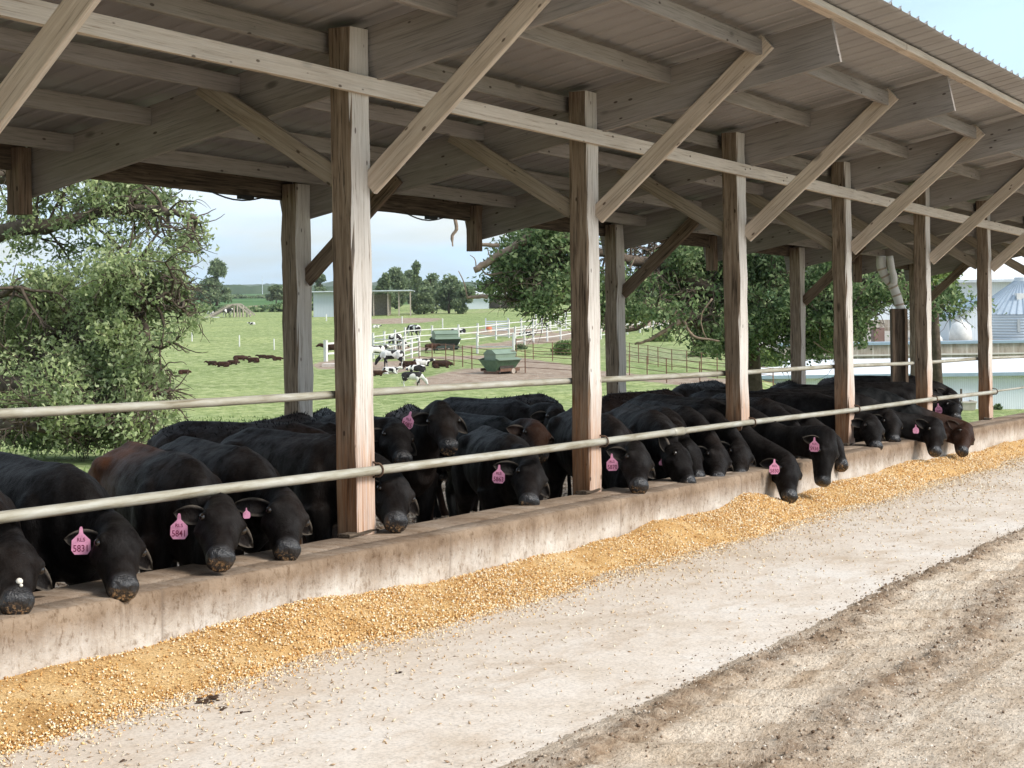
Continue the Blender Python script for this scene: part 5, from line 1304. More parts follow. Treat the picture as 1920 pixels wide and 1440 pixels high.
# ================================================================ pasture furniture
def basis(root_loc): return root_loc
WHITE = simple('white_paint', (.66, .65, .62), .6, .3, .12, 4)
GREYM = simple('silver_steel', (.52, .56, .60), .45, .5, .15, 2)
RUSTP = simple('rusty_pipe', (.20, .11, .07), .8, .2, .35, 12)
TIMB = simple('grey_timber', (.42, .36, .30), .9, .1, .3, 5)
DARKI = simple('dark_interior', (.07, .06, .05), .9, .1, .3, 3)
def build_at(mb, name, mat, root, smooth=False):
    o = mb.build(name, mat, root, smooth); o.matrix_parent_inverse = Matrix.Translation(-root.location); return o
def gz(p): return float(terrain_z(p.x, p.y))
def board_fence(pts, label, mat, group=None, post_h=1.25, rails=(.4, .75, 1.1), post_w=.14, rail_h=.10, every=2.6, name='board_fence', round_=False, cat='fence', npx=None):
    """pts = photo points of the foot line"""
    P = [ground_hit(*p) for p in pts]; root = empty(name, P[0], label, cat, group)
    allp = []
    for a, b in zip(P, P[1:]):
        n = max(1, round((b-a).length/every)); allp += [a.lerp(b, i/n) for i in range(n)]
    allp.append(P[-1])
    for p in allp: p.z = gz(p)
    for p in allp:
        mb = MB()
        if round_: mb.tube([p-Vector((0, 0, .2)), p+Vector((0, 0, post_h))], post_w/2, 6)
        else: mb.box(p+Vector((0, 0, post_h/2-.1)), (post_w, post_w, post_h+.2)); mb.box(p+Vector((0, 0, post_h+.015)), (post_w*1.25, post_w*1.25, .03))
        build_at(mb, 'post', mat, root)
    for h in rails:
        mb = MB()
        for a, b in zip(allp, allp[1:]):
            if round_: mb.tube([a+Vector((0, 0, h)), b+Vector((0, 0, h))], rail_h/2, 5, False)
            else: mb.bar(a+Vector((0, 0, h)), b+Vector((0, 0, h)), .04, rail_h)
        build_at(mb, 'rail', mat, root)
    return root
board_fence([(700, 664), (760, 651), (860, 645), (930, 637), (1000, 628), (1075, 615)], 'far white three-board fence running uphill past the dark feeder', WHITE, every=3.4, post_h=1.5, rails=(.35, .8, 1.25), rail_h=.07, post_w=.12)
board_fence([(1074, 648), (1100, 640), (1200, 624), (1260, 612)], 'white board fence seen under the dark oak limbs', WHITE, every=3.2, post_h=1.5, rails=(.35, .8, 1.25), rail_h=.07, post_w=.12)
board_fence([(966, 650), (1000, 643), (1075, 632)], 'near white board fence right of the green feeder', WHITE, every=3.4, post_h=1.5, rails=(.35, .8, 1.25), rail_h=.07, post_w=.12)
board_fence([(895, 663), (963, 664)], 'short white fence crossing behind the green feeder', WHITE, every=2.2, post_h=1.4, rails=(.5, 1.25), rail_h=.07, post_w=.12)
board_fence([(1005, 617), (1075, 609), (1260, 600)], 'farthest white board fence on the rise', WHITE, every=4.5, post_h=1.5, rails=(.5, 1.3), rail_h=.06, post_w=.12)
board_fence([(700, 672), (757, 676), (786, 668)], 'white wooden pen fence beside the grazing patched calves', WHITE, every=2.2, post_h=1.35, rails=(.3, .65, 1.0, 1.3), rail_h=.07, post_w=.12)
board_fence([(786, 676), (836, 682), (885, 692), (940, 700), (985, 699), (1075, 705)], 'rusty pipe fence behind the green feeder', RUSTP, every=3.4, post_h=1.25, rails=(.3, .6, .9, 1.2), rail_h=.035, post_w=.07, name='pipe_fence', round_=True)
board_fence([(968, 668), (1000, 674), (1075, 680)], 'short rusty pipe fence beside the weedy shrub', RUSTP, every=3.6, post_h=1.2, rails=(.4, .8, 1.15), rail_h=.035, post_w=.07, name='pipe_fence', round_=True)
board_fence([(1150, 671), (1234, 688), (1288, 698), (1345, 709), (1380, 712)], 'upper rusty pipe fence below the dark oak', RUSTP, every=3.2, post_h=1.15, rails=(.3, .6, .9, 1.12), rail_h=.03, post_w=.06, name='pipe_fence', round_=True)
board_fence([(1150, 700), (1250, 718), (1380, 732), (1450, 738)], 'lower rusty pipe fence along the sandy track', RUSTP, every=3.6, post_h=1.15, rails=(.5, .8, 1.12), rail_h=.03, post_w=.06, name='pipe_fence', round_=True)
board_fence([(611, 678), (632, 676)], 'short white wooden gate end left of the nearest post', WHITE, every=3, post_h=1.35, rails=(.5, 1.15), rail_h=.12, post_w=.2)
# electric fence posts (each its own stake joined by wire)
GE = 'white electric fence stakes in the pasture'
lab_ = ['white fence stake seen under the oak, left of its twin', 'white fence stake beneath the hanging oak twigs', 'white fence stake just right of the oak foliage', 'white fence stake above the resting brown calves', 'white fence stake against the left side of the back post', 'white stake in front of the open shed', 'thin white stake right of the open shed posts', 'short white stake before the silver wall']
for (x, y, h), lb in zip(((126, 624, 18), (202, 638, 20), (360, 640, 21), (449, 650, 22), (514, 656, 21), (754, 606, 13), (830, 616, 19), (612, 602, 13)), lab_):
    g_ = ground_hit(x, y); H_ = px_size(g_, h); r_ = max(.05, px_size(g_, 1.3)); mb = MB()
    mb.tube([(0, 0, -.1), (0, 0, H_*.93), (0, 0, H_)], [r_, r_*.92, r_*.5], 8); mb.tube([(-r_*1.3, 0, H_*.8), (r_*1.3, 0, H_*.8)], r_*.3, 5)
    o = mb.build('fence_stake', WHITE); o.location = g_; props(o, lb, 'stake', GE)

# creep feeders
def feeder(px, py, wpx, rz, label, body_c, lid_c, skirt_c, wheel=True):
    g_ = ground_hit(px, py); s_ = px_size(g_, wpx)/3.0
    root = empty('creep_feeder', g_, label, 'feeder', None, rz=rz); mb_ = lambda: MB()
    def put(mb, name, mat, smooth=False): return mb.build(name, mat, root, smooth)
    def hexa(mb, lo, hi):   # frustum between two rectangles: (x half, y half, z)
        a, b, z0, cx0 = lo; c, d, z1, cx1 = hi
        mb.add([(cx0-a, -b, z0), (cx0+a, -b, z0), (cx0+a, b, z0), (cx0-a, b, z0), (cx1-c, -d, z1), (cx1+c, -d, z1), (cx1+c, d, z1), (cx1-c, d, z1)], [(0, 3, 2, 1), (4, 5, 6, 7), (0, 1, 5, 4), (1, 2, 6, 5), (2, 3, 7, 6), (3, 0, 4, 7)])
    m1 = MB(); hexa(m1, (.95*s_, .45*s_, .18*s_, 0), (1.28*s_, 1.0*s_, 1.05*s_, 0)); put(m1, 'hopper', body_c)
    m1 = MB(); hexa(m1, (1.10*s_, .62*s_, 1.052*s_, 0), (1.10*s_, .62*s_, 1.50*s_, 0)); put(m1, 'upper_bin', lid_c)
    m1 = MB(); m1.add([(-1.16*s_, -.68*s_, 1.503*s_), (1.16*s_, -.68*s_, 1.503*s_), (1.16*s_, .68*s_, 1.503*s_), (-1.16*s_, .68*s_, 1.503*s_), (-1.16*s_, -.28*s_, 1.82*s_), (1.16*s_, -.28*s_, 1.82*s_), (1.16*s_, .28*s_, 1.82*s_), (-1.16*s_, .28*s_, 1.82*s_)], [(0, 3, 2, 1), (4, 5, 6, 7), (0, 1, 5, 4), (1, 2, 6, 5), (2, 3, 7, 6), (3, 0, 4, 7)])
    lid = put(m1, 'lid', lid_c)
    m1 = MB(); m1.box((0, 0, 1.835*s_), (2.34*s_, .10*s_, .025*s_)); m1.build('lid_seam', body_c, lid)
    for sg in (-1, 1):
        m1 = MB(); m1.add([(-1.2*s_, sg*.63*s_, 1.22*s_), (1.2*s_, sg*.63*s_, 1.22*s_), (1.25*s_, sg*1.12*s_, 1.07*s_), (-1.25*s_, sg*1.12*s_, 1.07*s_), (-1.2*s_, sg*.63*s_, 1.18*s_), (1.2*s_, sg*.63*s_, 1.18*s_), (1.25*s_, sg*1.12*s_, 1.03*s_), (-1.25*s_, sg*1.12*s_, 1.03*s_)], [(0, 1, 2, 3)[::sg], (7, 6, 5, 4)[::sg], (0, 4, 5, 1)[::sg], (1, 5, 6, 2)[::sg], (2, 6, 7, 3)[::sg], (3, 7, 4, 0)[::sg]]); put(m1, 'flap', lid_c)
        m1 = MB(); m1.box((0, sg*.80*s_, .22*s_), (2.1*s_, .5*s_, .08*s_)); m1.box((0, sg*1.04*s_, .31*s_), (2.1*s_, .04*s_, .2*s_)); put(m1, 'trough', skirt_c)
        m1 = MB(); m1.box((0, sg*.62*s_, .62*s_), (1.5*s_, .20*s_, .5*s_)); put(m1, 'feed_opening', DARKI)
        m1 = MB()
        m1.tube([(.35*s_, sg*.93*s_, .2*s_), (.35*s_, sg*1.08*s_, .2*s_)], .2*s_, 14); put(m1, 'wheel', DARKI if not wheel else TIMB)
    for x_ in (-1, 1):
        m1 = MB(); m1.box((x_*.98*s_, 0, .09*s_), (.12*s_, 1.5*s_, .16*s_)); put(m1, 'skid', skirt_c)
    m1 = MB(); m1.bar((1.0*s_, -.1*s_, .2*s_), (1.75*s_, 0, .12*s_), .07*s_, .07*s_); put(m1, 'hitch', skirt_c)
    return root
GRN = simple('feeder_green', (.085, .15, .085), .55, .4, .3, 5); GRNL = simple('feeder_pale_green', (.17, .225, .165), .5, .4, .15, 2)
RSTD = simple('feeder_rust', (.16, .09, .06), .8, .2, .4, 6); DKG = simple('feeder_dark_green', (.035, .05, .04), .7, .3, .3, 5)  # darker green for the second feeder's hopper and troughs
feeder(938, 700, 74, R(-14), 'green creep feeder with flared hopper standing in the trampled earth', GRN, GRNL, RSTD)
feeder(835, 656, 60, R(-42), 'dark-skirted green creep feeder half behind the white fence', DKG, GRNL, DKG, False)

# slatted grey wind panel with salt tub
g_ = ground_hit(932, 621); w_ = px_size(g_, 42); h_ = px_size(g_, 20); root = empty('windbreak_panel', g_, 'grey slatted wind panel standing in the pasture', 'panel')
for s_ in (-1, 1): mb = MB(); mb.box(g_+RT0*(s_*w_/2)+Vector((0, 0, h_*.6)), (.12, .12, h_*1.25), AZ); build_at(mb, 'post', GREYM, root)
for k in range(5): mb = MB(); mb.box(g_+Vector((0, 0, h_*(.12+.2*k))), (.05, w_, h_*.12), AZ); build_at(mb, 'slat', GREYM, root)
ORG = simple('orange_plastic', (.62, .16, .07), .5, .4, .1); YEL = simple('cream_plastic', (.62, .42, .26), .5, .4, .1)
g_ = ground_hit(917, 623); w_ = px_size(g_, 11); root = empty('mineral_tub', g_, 'orange-topped cream mineral tub in front of the wind panel', 'tub')
mb = MB(); mb.tube([g_, g_+Vector((0, 0, w_*.55))], [w_*.42, w_*.5], 14); build_at(mb, 'tub', YEL, root)
mb = MB(); mb.tube([g_+Vector((0, 0, w_*.555)), g_+Vector((0, 0, w_*.95))], [w_*.54, w_*.45], 14); build_at(mb, 'lid', ORG, root)

# sheds -------------------------------------------------------------
def frame_at(px, py, D=None):
    g_ = ground_hit(px, py) if D is None else at_depth(px, py, D); return g_
def loc(g_, u, v, z, yaw=0.0):
    """u along picture right, v away, z up"""
    r_ = Matrix.Rotation(yaw, 3, 'Z'); return g_ + r_ @ (RT0*u + FW*v) + Vector((0, 0, z))
def lbox(mb, g_, u0, u1, v0, v1, z0, z1, yaw=0.0, z1b=None):
    z1b = z1 if z1b is None else z1b
    P = [loc(g_, u, v, z, yaw) for (u, v, z) in ((u0, v0, z0), (u1, v0, z0), (u1, v1, z0), (u0, v1, z0), (u0, v0, z1), (u1, v0, z1), (u1, v1, z1b), (u0, v1, z1b))]
    return mb.add(P, [(0, 3, 2, 1), (4, 5, 6, 7), (0, 1, 5, 4), (1, 2, 6, 5), (2, 3, 7, 6), (3, 0, 4, 7)])
def ribsteel(name, col, pitch_=2.2, rough=.45):
    m = NM(name, rough, .4); v = m.pos(); sx = m.n('ShaderNodeTexWave', wave_type='BANDS', bands_direction='X'); sx.inputs['Scale'].default_value = pitch_; sx.inputs['Distortion'].default_value = 0
    mpv = m.pos((1, 1, 1), (0, 0, -(AZ-R(90)))); m.l(mpv, sx.inputs['Vector'])
    n_ = m.noise(v, .3, 4); c = m.mix(1.0, m.ramp(n_, [(.3, tuple(x*.93 for x in col)), (.7, col)]), m.ramp(sx.outputs['Fac'], [(0, .86), (.25, 1.0)]), 'MULTIPLY')
    m.color(c); m.bump(sx.outputs['Fac'], .3, .02); return m.m
SIDING = ribsteel('white_ribbed_siding', (.74, .79, .82)); SIDE2 = ribsteel('pale_ribbed_siding', (.70, .75, .79), 3.0)
ROOFW = ribsteel('white_ribbed_roof', (.80, .80, .79), 1.2); TEAL = simple('blue_grey_trim', (.26, .34, .40), .5, .4, .1)
TIN = ribsteel('silver_ribbed_tin', (.50, .55, .60), 1.6)

# open-fronted calf shed with silver end
g_ = ground_hit(680, 593); k_ = px_size(g_, 1); root = empty('calf_shed', g_, 'silver-walled calf shed open at the front, right half on posts', 'shed')
def U(x): return (x-680)*k_
mb = MB(); lbox(mb, g_, U(588), U(645), 0, 6, -.3, 46*k_, 0, 40*k_); build_at(mb, 'wall', TIN, root)
mb = MB(); lbox(mb, g_, U(645)+.01, U(728), 5, 5.2, -.3, 40*k_); build_at(mb, 'back_wall', TIMB, root)
mb = MB(); lbox(mb, g_, U(725), U(727), 3.0, 5.0, -.3, 41*k_); build_at(mb, 'side_wall', TIMB, root)
mb = MB(); lbox(mb, g_, U(586), U(773), -1.0, 7, 46.3*k_, 48.3*k_, 0, 44*k_); build_at(mb, 'roof', GREYM, root)
for x in (701, 728, 748.5, 770):
    mb = MB(); lbox(mb, g_, U(x)-1.0*k_, U(x)+1.0*k_, -.4, 0, -.3, 46*k_); build_at(mb, 'post', TIMB, root)
# long low shed
g_ = ground_hit(825, 579); k_ = px_size(g_, 1); root = empty('low_shed', g_, 'long low open shed with grey roof in the distance', 'shed')
def U(x): return (x-825)*k_
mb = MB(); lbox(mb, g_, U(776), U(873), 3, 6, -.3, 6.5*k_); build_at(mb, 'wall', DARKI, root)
mb = MB(); lbox(mb, g_, U(774), U(793), -.2, 2.8, -.3, 4.6*k_, 0, 6.2*k_); build_at(mb, 'side_wall', TIN, root)
mb = MB(); lbox(mb, g_, U(790), U(875), -.6, 6.5, 7.2*k_, 8.4*k_, 0, 10*k_); build_at(mb, 'roof', GREYM, root)
for x in (817, 836, 857, 872):
    mb = MB(); lbox(mb, g_, U(x)-.5*k_, U(x)+.5*k_, -.5, -.2, -.3, 7.1*k_); build_at(mb, 'post', WHITE, root)
g_ = ground_hit(920, 579); k_ = px_size(g_, 1); root = empty('white_shed', g_, 'small pale metal shed left of the oak crown, lean-to on its right', 'shed')
def U(x): return (x-920)*k_
mb = MB(); lbox(mb, g_, U(875), U(917), 0, 8, -.3, 27*k_); w_ = build_at(mb, 'wall', SIDE2, root)
mb = MB(); lbox(mb, g_, U(896), U(907), -.08, -.01, 0, 6*k_); build_at(mb, 'hatch', WHITE, w_) ; w_.children[0].matrix_parent_inverse = Matrix.Translation(-root.location)
mb = MB(); lbox(mb, g_, U(873), U(1024), -.8, 9, 27.2*k_, 29.5*k_, 0, 33*k_); build_at(mb, 'roof', ROOFW, root)
mb = MB(); lbox(mb, g_, U(917)+.02, U(1020), 6, 6.3, -.3, 27*k_); build_at(mb, 'back_wall', TIMB, root)
for x in (938, 975, 1018): mb = MB(); lbox(mb, g_, U(x)-.7*k_, U(x)+.7*k_, .1, .5, -.3, 27*k_); build_at(mb, 'post', TIMB, root)

# wooden ramp / A-frame
g_ = ground_hit(430, 595); k_ = px_size(g_, 1); root = empty('wooden_ramp', g_, 'grey wooden calf ramp sloping up from the left with an open frame', 'ramp')
def pt(x, z, v): return loc(g_, (x-430)*k_, v, z*k_)
mb = MB()
for i in range(11):
    f = i/10; a = (388+(424-388)*f, 1+22*f); mb.bar(pt(a[0], a[1], -.2), pt(a[0]+8, a[1], 2.6), .30, .05)
build_at(mb, 'deck_boards', TIMB, root)
for v in (-.25, 2.7):
    for (x0, z0, x1, z1) in ((388, 0, 436, 24), (436, 24, 446, 24), (446, 24, 472, 3)):
        mb = MB(); mb.bar(pt(x0, z0, v), pt(x1, z1, v), .12, .22); build_at(mb, 'side_rail', TIMB, root)
for x in (439, 450, 463):
    for v in (-.1, 2.5): mb = MB(); mb.bar(pt(x, 0, v), pt(x, 22 if x < 460 else 9, v), .16, .16, (1, 0, 0)); build_at(mb, 'leg', TIMB, root)
mb = MB(); lbox(mb, g_, (386-430)*k_, (412-430)*k_, -.6, .2, -.1, 1.2*k_); build_at(mb, 'sill', WHITE, root)
# concrete water slab
g_ = ground_hit(628, 686); k_ = px_size(g_, 1); root = empty('water_slab', g_, 'low pale concrete block in the bare patch left of the nearest post', 'slab')
mb = MB(); lbox(mb, g_, -22*k_, 14*k_, -.8, .8, -.1, 4.5*k_); build_at(mb, 'block', simple('pale_concrete', (.5, .44, .38), .9, .1, .2, 3), root)
# masts far off
for x, y0, y1, lb in ((492, 545, 517, 'thin far radio mast on the horizon left of the back post'), (893, 535, 506, 'faint thin mast beyond the far shed roofs')):
    b_ = at_depth(x, y0, 900); mb = MB(); mb.tube([(0, 0, -2), (0, 0, (y0-y1)*900/F)], [.25, .12], 5); mb.box((0, 0, (y0-y1)*900/F*.7), (1.4, .2, .2)); o = mb.build('radio_mast', GREYM); o.location = b_; props(o, lb, 'mast')

# right-hand farmstead -----------------------------------------------
# low shed with white roof, close behind the pen end
g_ = ground_hit(1700, 766); k_ = px_size(g_, 1); D_ = (g_-CAM).dot(FW); root = empty('low_white_shed', g_, 'low shed with white metal roof and pale ribbed wall behind the herd', 'shed')
def U(x): return (x-1700)*k_
mb = MB(); lbox(mb, g_, U(1432), U(2150), 0, 14.5, -.6, 60.9*k_); build_at(mb, 'wall', SIDE2, root)
mb = MB(); zt = 61.3*k_
P = [loc(g_, U(1426), -.4, zt), loc(g_, U(2160), -.4, zt), loc(g_, U(2160), 15, zt+.05), loc(g_, U(1440), 15, zt+.05)]
P2 = [p+Vector((0, 0, .12)) for p in P]; mb.add(P+P2, [(0, 3, 2, 1), (4, 5, 6, 7), (0, 1, 5, 4), (1, 2, 6, 5), (2, 3, 7, 6), (3, 0, 4, 7)]); build_at(mb, 'roof', ROOFW, root)
mb = MB(); lbox(mb, g_, U(1426), U(2160), -.46, -.41, zt-.04, zt+.13); build_at(mb, 'eave_trim', TEAL, root)
# block retaining wall
m = NM('block_wall', .9, .15); bt = m.n('ShaderNodeTexBrick'); bt.inputs['Scale'].default_value = 1; bt.offset = 0
bt.inputs['Brick Width'].default_value = .95; bt.inputs['Row Height'].default_value = .72; bt.inputs['Mortar Size'].default_value = .035
bt.inputs['Color1'].default_value = (.36, .32, .27, 1); bt.inputs['Color2'].default_value = (.42, .38, .33, 1); bt.inputs['Mortar'].default_value = (.52, .49, .44, 1)
mpv = m.pos((1, 1, 1), (0, 0, -(AZ-R(90)))); sx = m.n('ShaderNodeSeparateXYZ'); m.l(mpv, sx.inputs[0]); cb = m.n('ShaderNodeCombineXYZ'); m.l(sx.outputs['X'], cb.inputs['X']); m.l(sx.outputs['Z'], cb.inputs['Y']); m.l(cb.outputs[0], bt.inputs['Vector'])
st_ = m.ramp(m.noise(m.pos((1.6, 1.6, .35)), 1.6, 6, .65), [(.35, (.45, .38, .3)), (.6, (1.05, 1.03, 1.0))]); m.color(m.mix(.8, bt.outputs['Color'], st_, 'MULTIPLY')); m.bump(bt.outputs['Fac'], -.3, .03); BLOCK = m.m
Dw = D_+19; gw = at_depth(1700, 690, Dw); kw = Dw/F
root = empty('block_wall', gw, 'stained concrete block retaining wall with blue-grey cap above the low white roof', 'wall')
def UW(x): return (x-1700)*kw
ztop = (690-646)*kw
mb = MB(); lbox(mb, gw, UW(1466), UW(2200), 0, 1, -3, ztop); build_at(mb, 'wall', BLOCK, root)
mb = MB(); lbox(mb, gw, UW(1464), UW(2200), -.12, 1.1, ztop+.003, ztop+.16); build_at(mb, 'cap', TEAL, root)
mb = MB(); lbox(mb, gw, UW(1466), UW(2200), -.09, -.003, ztop*.53, ztop*.53+.1); build_at(mb, 'ledge', simple('pale_ledge', (.55, .52, .47), .9, .1, .1), root)
zy = gw.z+ztop-.25       # yard level behind the wall
YARD = simple('yard_gravel', (.34, .31, .27), .95, .1, .2, .5)
mb = MB(); lbox(mb, Vector((gw.x, gw.y, 0)), UW(1466), UW(2300), 1.0, 60, zy-2, zy); props(mb.build('yard', YARD), 'gravel yard behind the block wall', kind='structure')
def Q(px, D): p = at_depth(px, PY, D); return Vector((p.x, p.y, zy))
def zpix(py, D): return ZC-(py-PY)/F*D      # height seen at image row py at depth D (level rows)
# big white machine shed
Db = Dw+38; g_ = Q(1700, Db); kb = Db/F; root = empty('machine_shed', g_, 'huge white ribbed metal building behind the grain bin', 'building')
def UB(x): return (x-1700)*kb
ze = ZC-(533+6-PY)*kb; z0 = zy
mb = MB(); lbox(mb, g_, UB(1609), UB(2300), 0, 30, 0, ze-z0); build_at(mb, 'wall', SIDING, root)
mb = MB(); lbox(mb, g_, UB(1607), UB(1611), -.12, -.01, 0, ze-z0-.02); build_at(mb, 'corner_trim', TEAL, root)
mb = MB(); lbox(mb, g_, UB(1607), UB(2300), -.35, -.02, 0, .9); build_at(mb, 'plinth', BLOCK, root)
mb = MB(); zr_ = ze-z0+.01
P = [loc(g_, UB(1604), -.8, zr_), loc(g_, UB(2310), -.8, zr_), loc(g_, UB(2310), 16, zr_+5.0), loc(g_, UB(1604), 16, zr_+5.0), loc(g_, UB(2310), 31, zr_), loc(g_, UB(1604), 31, zr_)]
mb.add(P, [(0, 1, 2, 3), (3, 2, 4, 5), (0, 3, 5), (1, 4, 2), (0, 5, 4, 1)]); build_at(mb, 'roof', ROOFW, root)
mb = MB(); lbox(mb, g_, UB(1604), UB(2310), -.9, -.82, zr_-.12, zr_+.1); build_at(mb, 'gutter', GREYM, root)
# grain bin
Dg = Dw+16; g_ = Q(1916, Dg); kg = Dg/F; Rg = 95*kg; z_e = (zpix(601, Dg))-zy; z_p = (zpix(540, Dg))-zy
root = empty('grain_bin', g_, 'round corrugated steel grain bin with conical ribbed roof', 'grain bin')
CORR = NM('bin_steel', .4, .5); wv = CORR.n('ShaderNodeTexWave', wave_type='BANDS', bands_direction='Z'); wv.inputs['Scale'].default_value = 1.6; CORR.l(CORR.pos(), wv.inputs['Vector'])
CORR.color(CORR.ramp(wv.outputs['Fac'], [(0, (.40, .46, .52)), (.5, (.58, .64, .69))])); CORR.bump(wv.outputs['Fac'], .8, .05)
mb = MB(); mb.tube([g_, g_+Vector((0, 0, z_e))], Rg, 64); build_at(mb, 'shell', CORR.m, root, False)
mb = MB(); n_ = 48; r1 = Rg*.13
for k in range(n_):
    a = 2*math.pi*k/n_; mb.V.append(tuple(g_+Vector((math.cos(a)*Rg*1.02, math.sin(a)*Rg*1.02, z_e+.005))))
for k in range(n_):
    a = 2*math.pi*k/n_; mb.V.append(tuple(g_+Vector((math.cos(a)*r1, math.sin(a)*r1, z_p))))
mb.F = [(k, (k+1) % n_, (k+1) % n_+n_, k+n_) for k in range(n_)]+[tuple(range(n_, 2*n_))]; cone = build_at(mb, 'roof', simple('bin_roof_steel', (.42, .48, .54), .4, .5, .1), root)
mb = MB()
for k in range(0, n_, 1):
    a = 2*math.pi*k/n_; mb.bar(g_+Vector((math.cos(a)*Rg*1.02, math.sin(a)*Rg*1.02, z_e+.03)), g_+Vector((math.cos(a)*r1, math.sin(a)*r1, z_p+.03)), .05, .07)
o = build_at(mb, 'roof_ribs', simple('rib_steel', (.30, .36, .42), .5, .4, .1), cone); 
mb = MB(); mb.tube([g_+Vector((0, 0, z_p)), g_+Vector((0, 0, z_p+.25))], [r1*1.2, r1*1.1], 20); build_at(mb, 'cap', GREYM, cone)
toC = Vector((-FW.x, -FW.y, 0)); f_ = .55
vp = g_+(toC*.93-RT0*.35)*(Rg*f_)+Vector((0, 0, z_e+(z_p-z_e)*(1-f_)*1.0)); mb = MB(); mb.box(vp+Vector((0, 0, .15)), (.6, .6, .5), AZ); build_at(mb, 'vent', WHITE, cone)
for ang_ in (-.36,): q = g_+(toC*math.cos(ang_)+RT0*math.sin(ang_))*(Rg+.03); mb = MB(); mb.box(q+Vector((0, 0, z_e*.55)), (.06, .3, z_e*.5), AZ+ang_*-1); build_at(mb, 'ladder_panel', simple('panel_grey', (.28, .31, .33), .6, .3, .1), root)
# small gabled annex left of the bin
Da = Dw+13; g_ = Q(1810, Da); ka = Da/F; root = empty('bin_annex', g_, 'small white building with dark sloping roof edge beside the grain bin', 'building')
def UA(x): return (x-1810)*ka
za, zb = zpix(606, Da)-zy, zpix(578, Da)-zy
mb = MB(); P = []
for v in (0, 5): P += [loc(g_, UA(1778), v, 0), loc(g_, UA(1838), v, 0), loc(g_, UA(1838), v, zb), loc(g_, UA(1778), v, za)]
mb.add(P, [(0, 1, 2, 3), (7, 6, 5, 4), (0, 4, 5, 1), (1, 5, 6, 2), (2, 6, 7, 3), (3, 7, 4, 0)]); build_at(mb, 'wall', SIDE2, root)
mb = MB(); mb.bar(loc(g_, UA(1773), -.3, za-.02), loc(g_, UA(1840), -.3, zb+.12), .7, .22); mb.bar(loc(g_, UA(1773), 2.8, za+.1), loc(g_, UA(1840), 2.8, zb+.22), 5.6, .12); build_at(mb, 'roof', TEAL, root)
mb = MB(); mb.tube([loc(g_, UA(1777), -.12, za), loc(g_, UA(1780), -.12, za-.25), loc(g_, UA(1780), -.12, 0)], .06, 6); build_at(mb, 'downpipe', TEAL, root)
mb = MB(); lbox(mb, g_, UA(1790), UA(1799), -.05, -.005, zpix(622, Da)-zy, zpix(610, Da)-zy); build_at(mb, 'window', WHITE, root)
# poly tank
Dt = Dw+6; g_ = Q(1800, Dt); kt = Dt/F; hz = zpix(614, Dt)-zy; root = empty('water_tank', g_, 'white plastic water tank with sloped shoulders behind the block wall', 'tank')
mb = MB(); mb.tube([g_, g_+Vector((0, 0, hz*.55)), g_+Vector((0, 0, hz*.82)), g_+Vector((0, 0, hz*.95)), g_+Vector((0, 0, hz))], [22*kt, 20*kt, 17*kt, 10*kt, 2*kt], 28); build_at(mb, 'shell', WHITE, root, True)
mb = MB(); mb.tube([g_+Vector((0, 0, hz)), g_+Vector((0, 0, hz+3*kt))], 4*kt, 14); build_at(mb, 'lid', WHITE, root)
g_ = Q(1752, Dt); root = empty('water_tank', g_, 'low white domed tank left of the sloped-shoulder one', 'tank')
mb = MB(); hz = zpix(634, Dt)-zy; mb.tube([g_, g_+Vector((0, 0, hz*.5)), g_+Vector((0, 0, hz*.85)), g_+Vector((0, 0, hz))], [16*kt, 13*kt, 8*kt, 2*kt], 20); build_at(mb, 'shell', WHITE, root, True)
# brown cabinet, tyre, tractor wheel
g_ = Q(1644.5, Dt); root = empty('steel_cabinet', g_, 'brown steel cabinet standing on the block wall yard', 'cabinet'); hz = zpix(624, Dt)-zy
mb = MB(); mb.box(g_+Vector((0, 0, hz/2)), (.7, 21*kt, hz), AZ); body_ = build_at(mb, 'body', simple('brown_steel', (.20, .12, .10), .6, .3, .15), root)
mb = MB(); mb.box(g_+toC*.37+Vector((0, 0, hz/2)), (.03, 17*kt, hz*.85), AZ); build_at(mb, 'door', simple('brown_door', (.22, .135, .11), .6, .3, .1), root)
g_ = Q(1550, Dw+4); r_ = 10*kt; root = empty('tyre', g_, 'big worn tyre standing behind the oak leaves on the wall', 'tyre'); c = g_+Vector((0, 0, r_)); mb = MB()
ringp = [c+(RT0*math.cos(t)+Vector((0, 0, 1))*math.sin(t))*r_*.76 for t in np.linspace(0, 2*math.pi, 25)]; mb.tube(ringp, r_*.26, 8, False); build_at(mb, 'rubber', BLACK, root, True)
mb = MB(); mb.tube([c-FW*.06, c+FW*.06], r_*.5, 18); build_at(mb, 'rim', simple('dull_rim', (.22, .20, .18), .6, .4, .2), root)
# water trough and posts at the end of the grass
g_ = ground_hit(1812, 768); k_ = px_size(g_, 1); root = empty('water_trough', g_, 'pale flared concrete trough on the grass before the low white shed', 'trough')
mb = MB(); a, b, h = 11*k_, .5, 14*k_
def fr(mb, a0, b0, z0, a1, b1, z1):
    P = [loc(g_, u, v, z) for u, v, z in ((-a0, -b0, z0), (a0, -b0, z0), (a0, b0, z0), (-a0, b0, z0), (-a1, -b1, z1), (a1, -b1, z1), (a1, b1, z1), (-a1, b1, z1))]
    mb.add(P, [(0, 3, 2, 1), (4, 5, 6, 7), (0, 1, 5, 4), (1, 2, 6, 5), (2, 3, 7, 6), (3, 0, 4, 7)])
fr(mb, a, b, 0, a*1.18, b*1.15, h); PALE = simple('trough_concrete', (.52, .47, .41), .9, .1, .15, 3); build_at(mb, 'basin', PALE, root)
mb = MB()
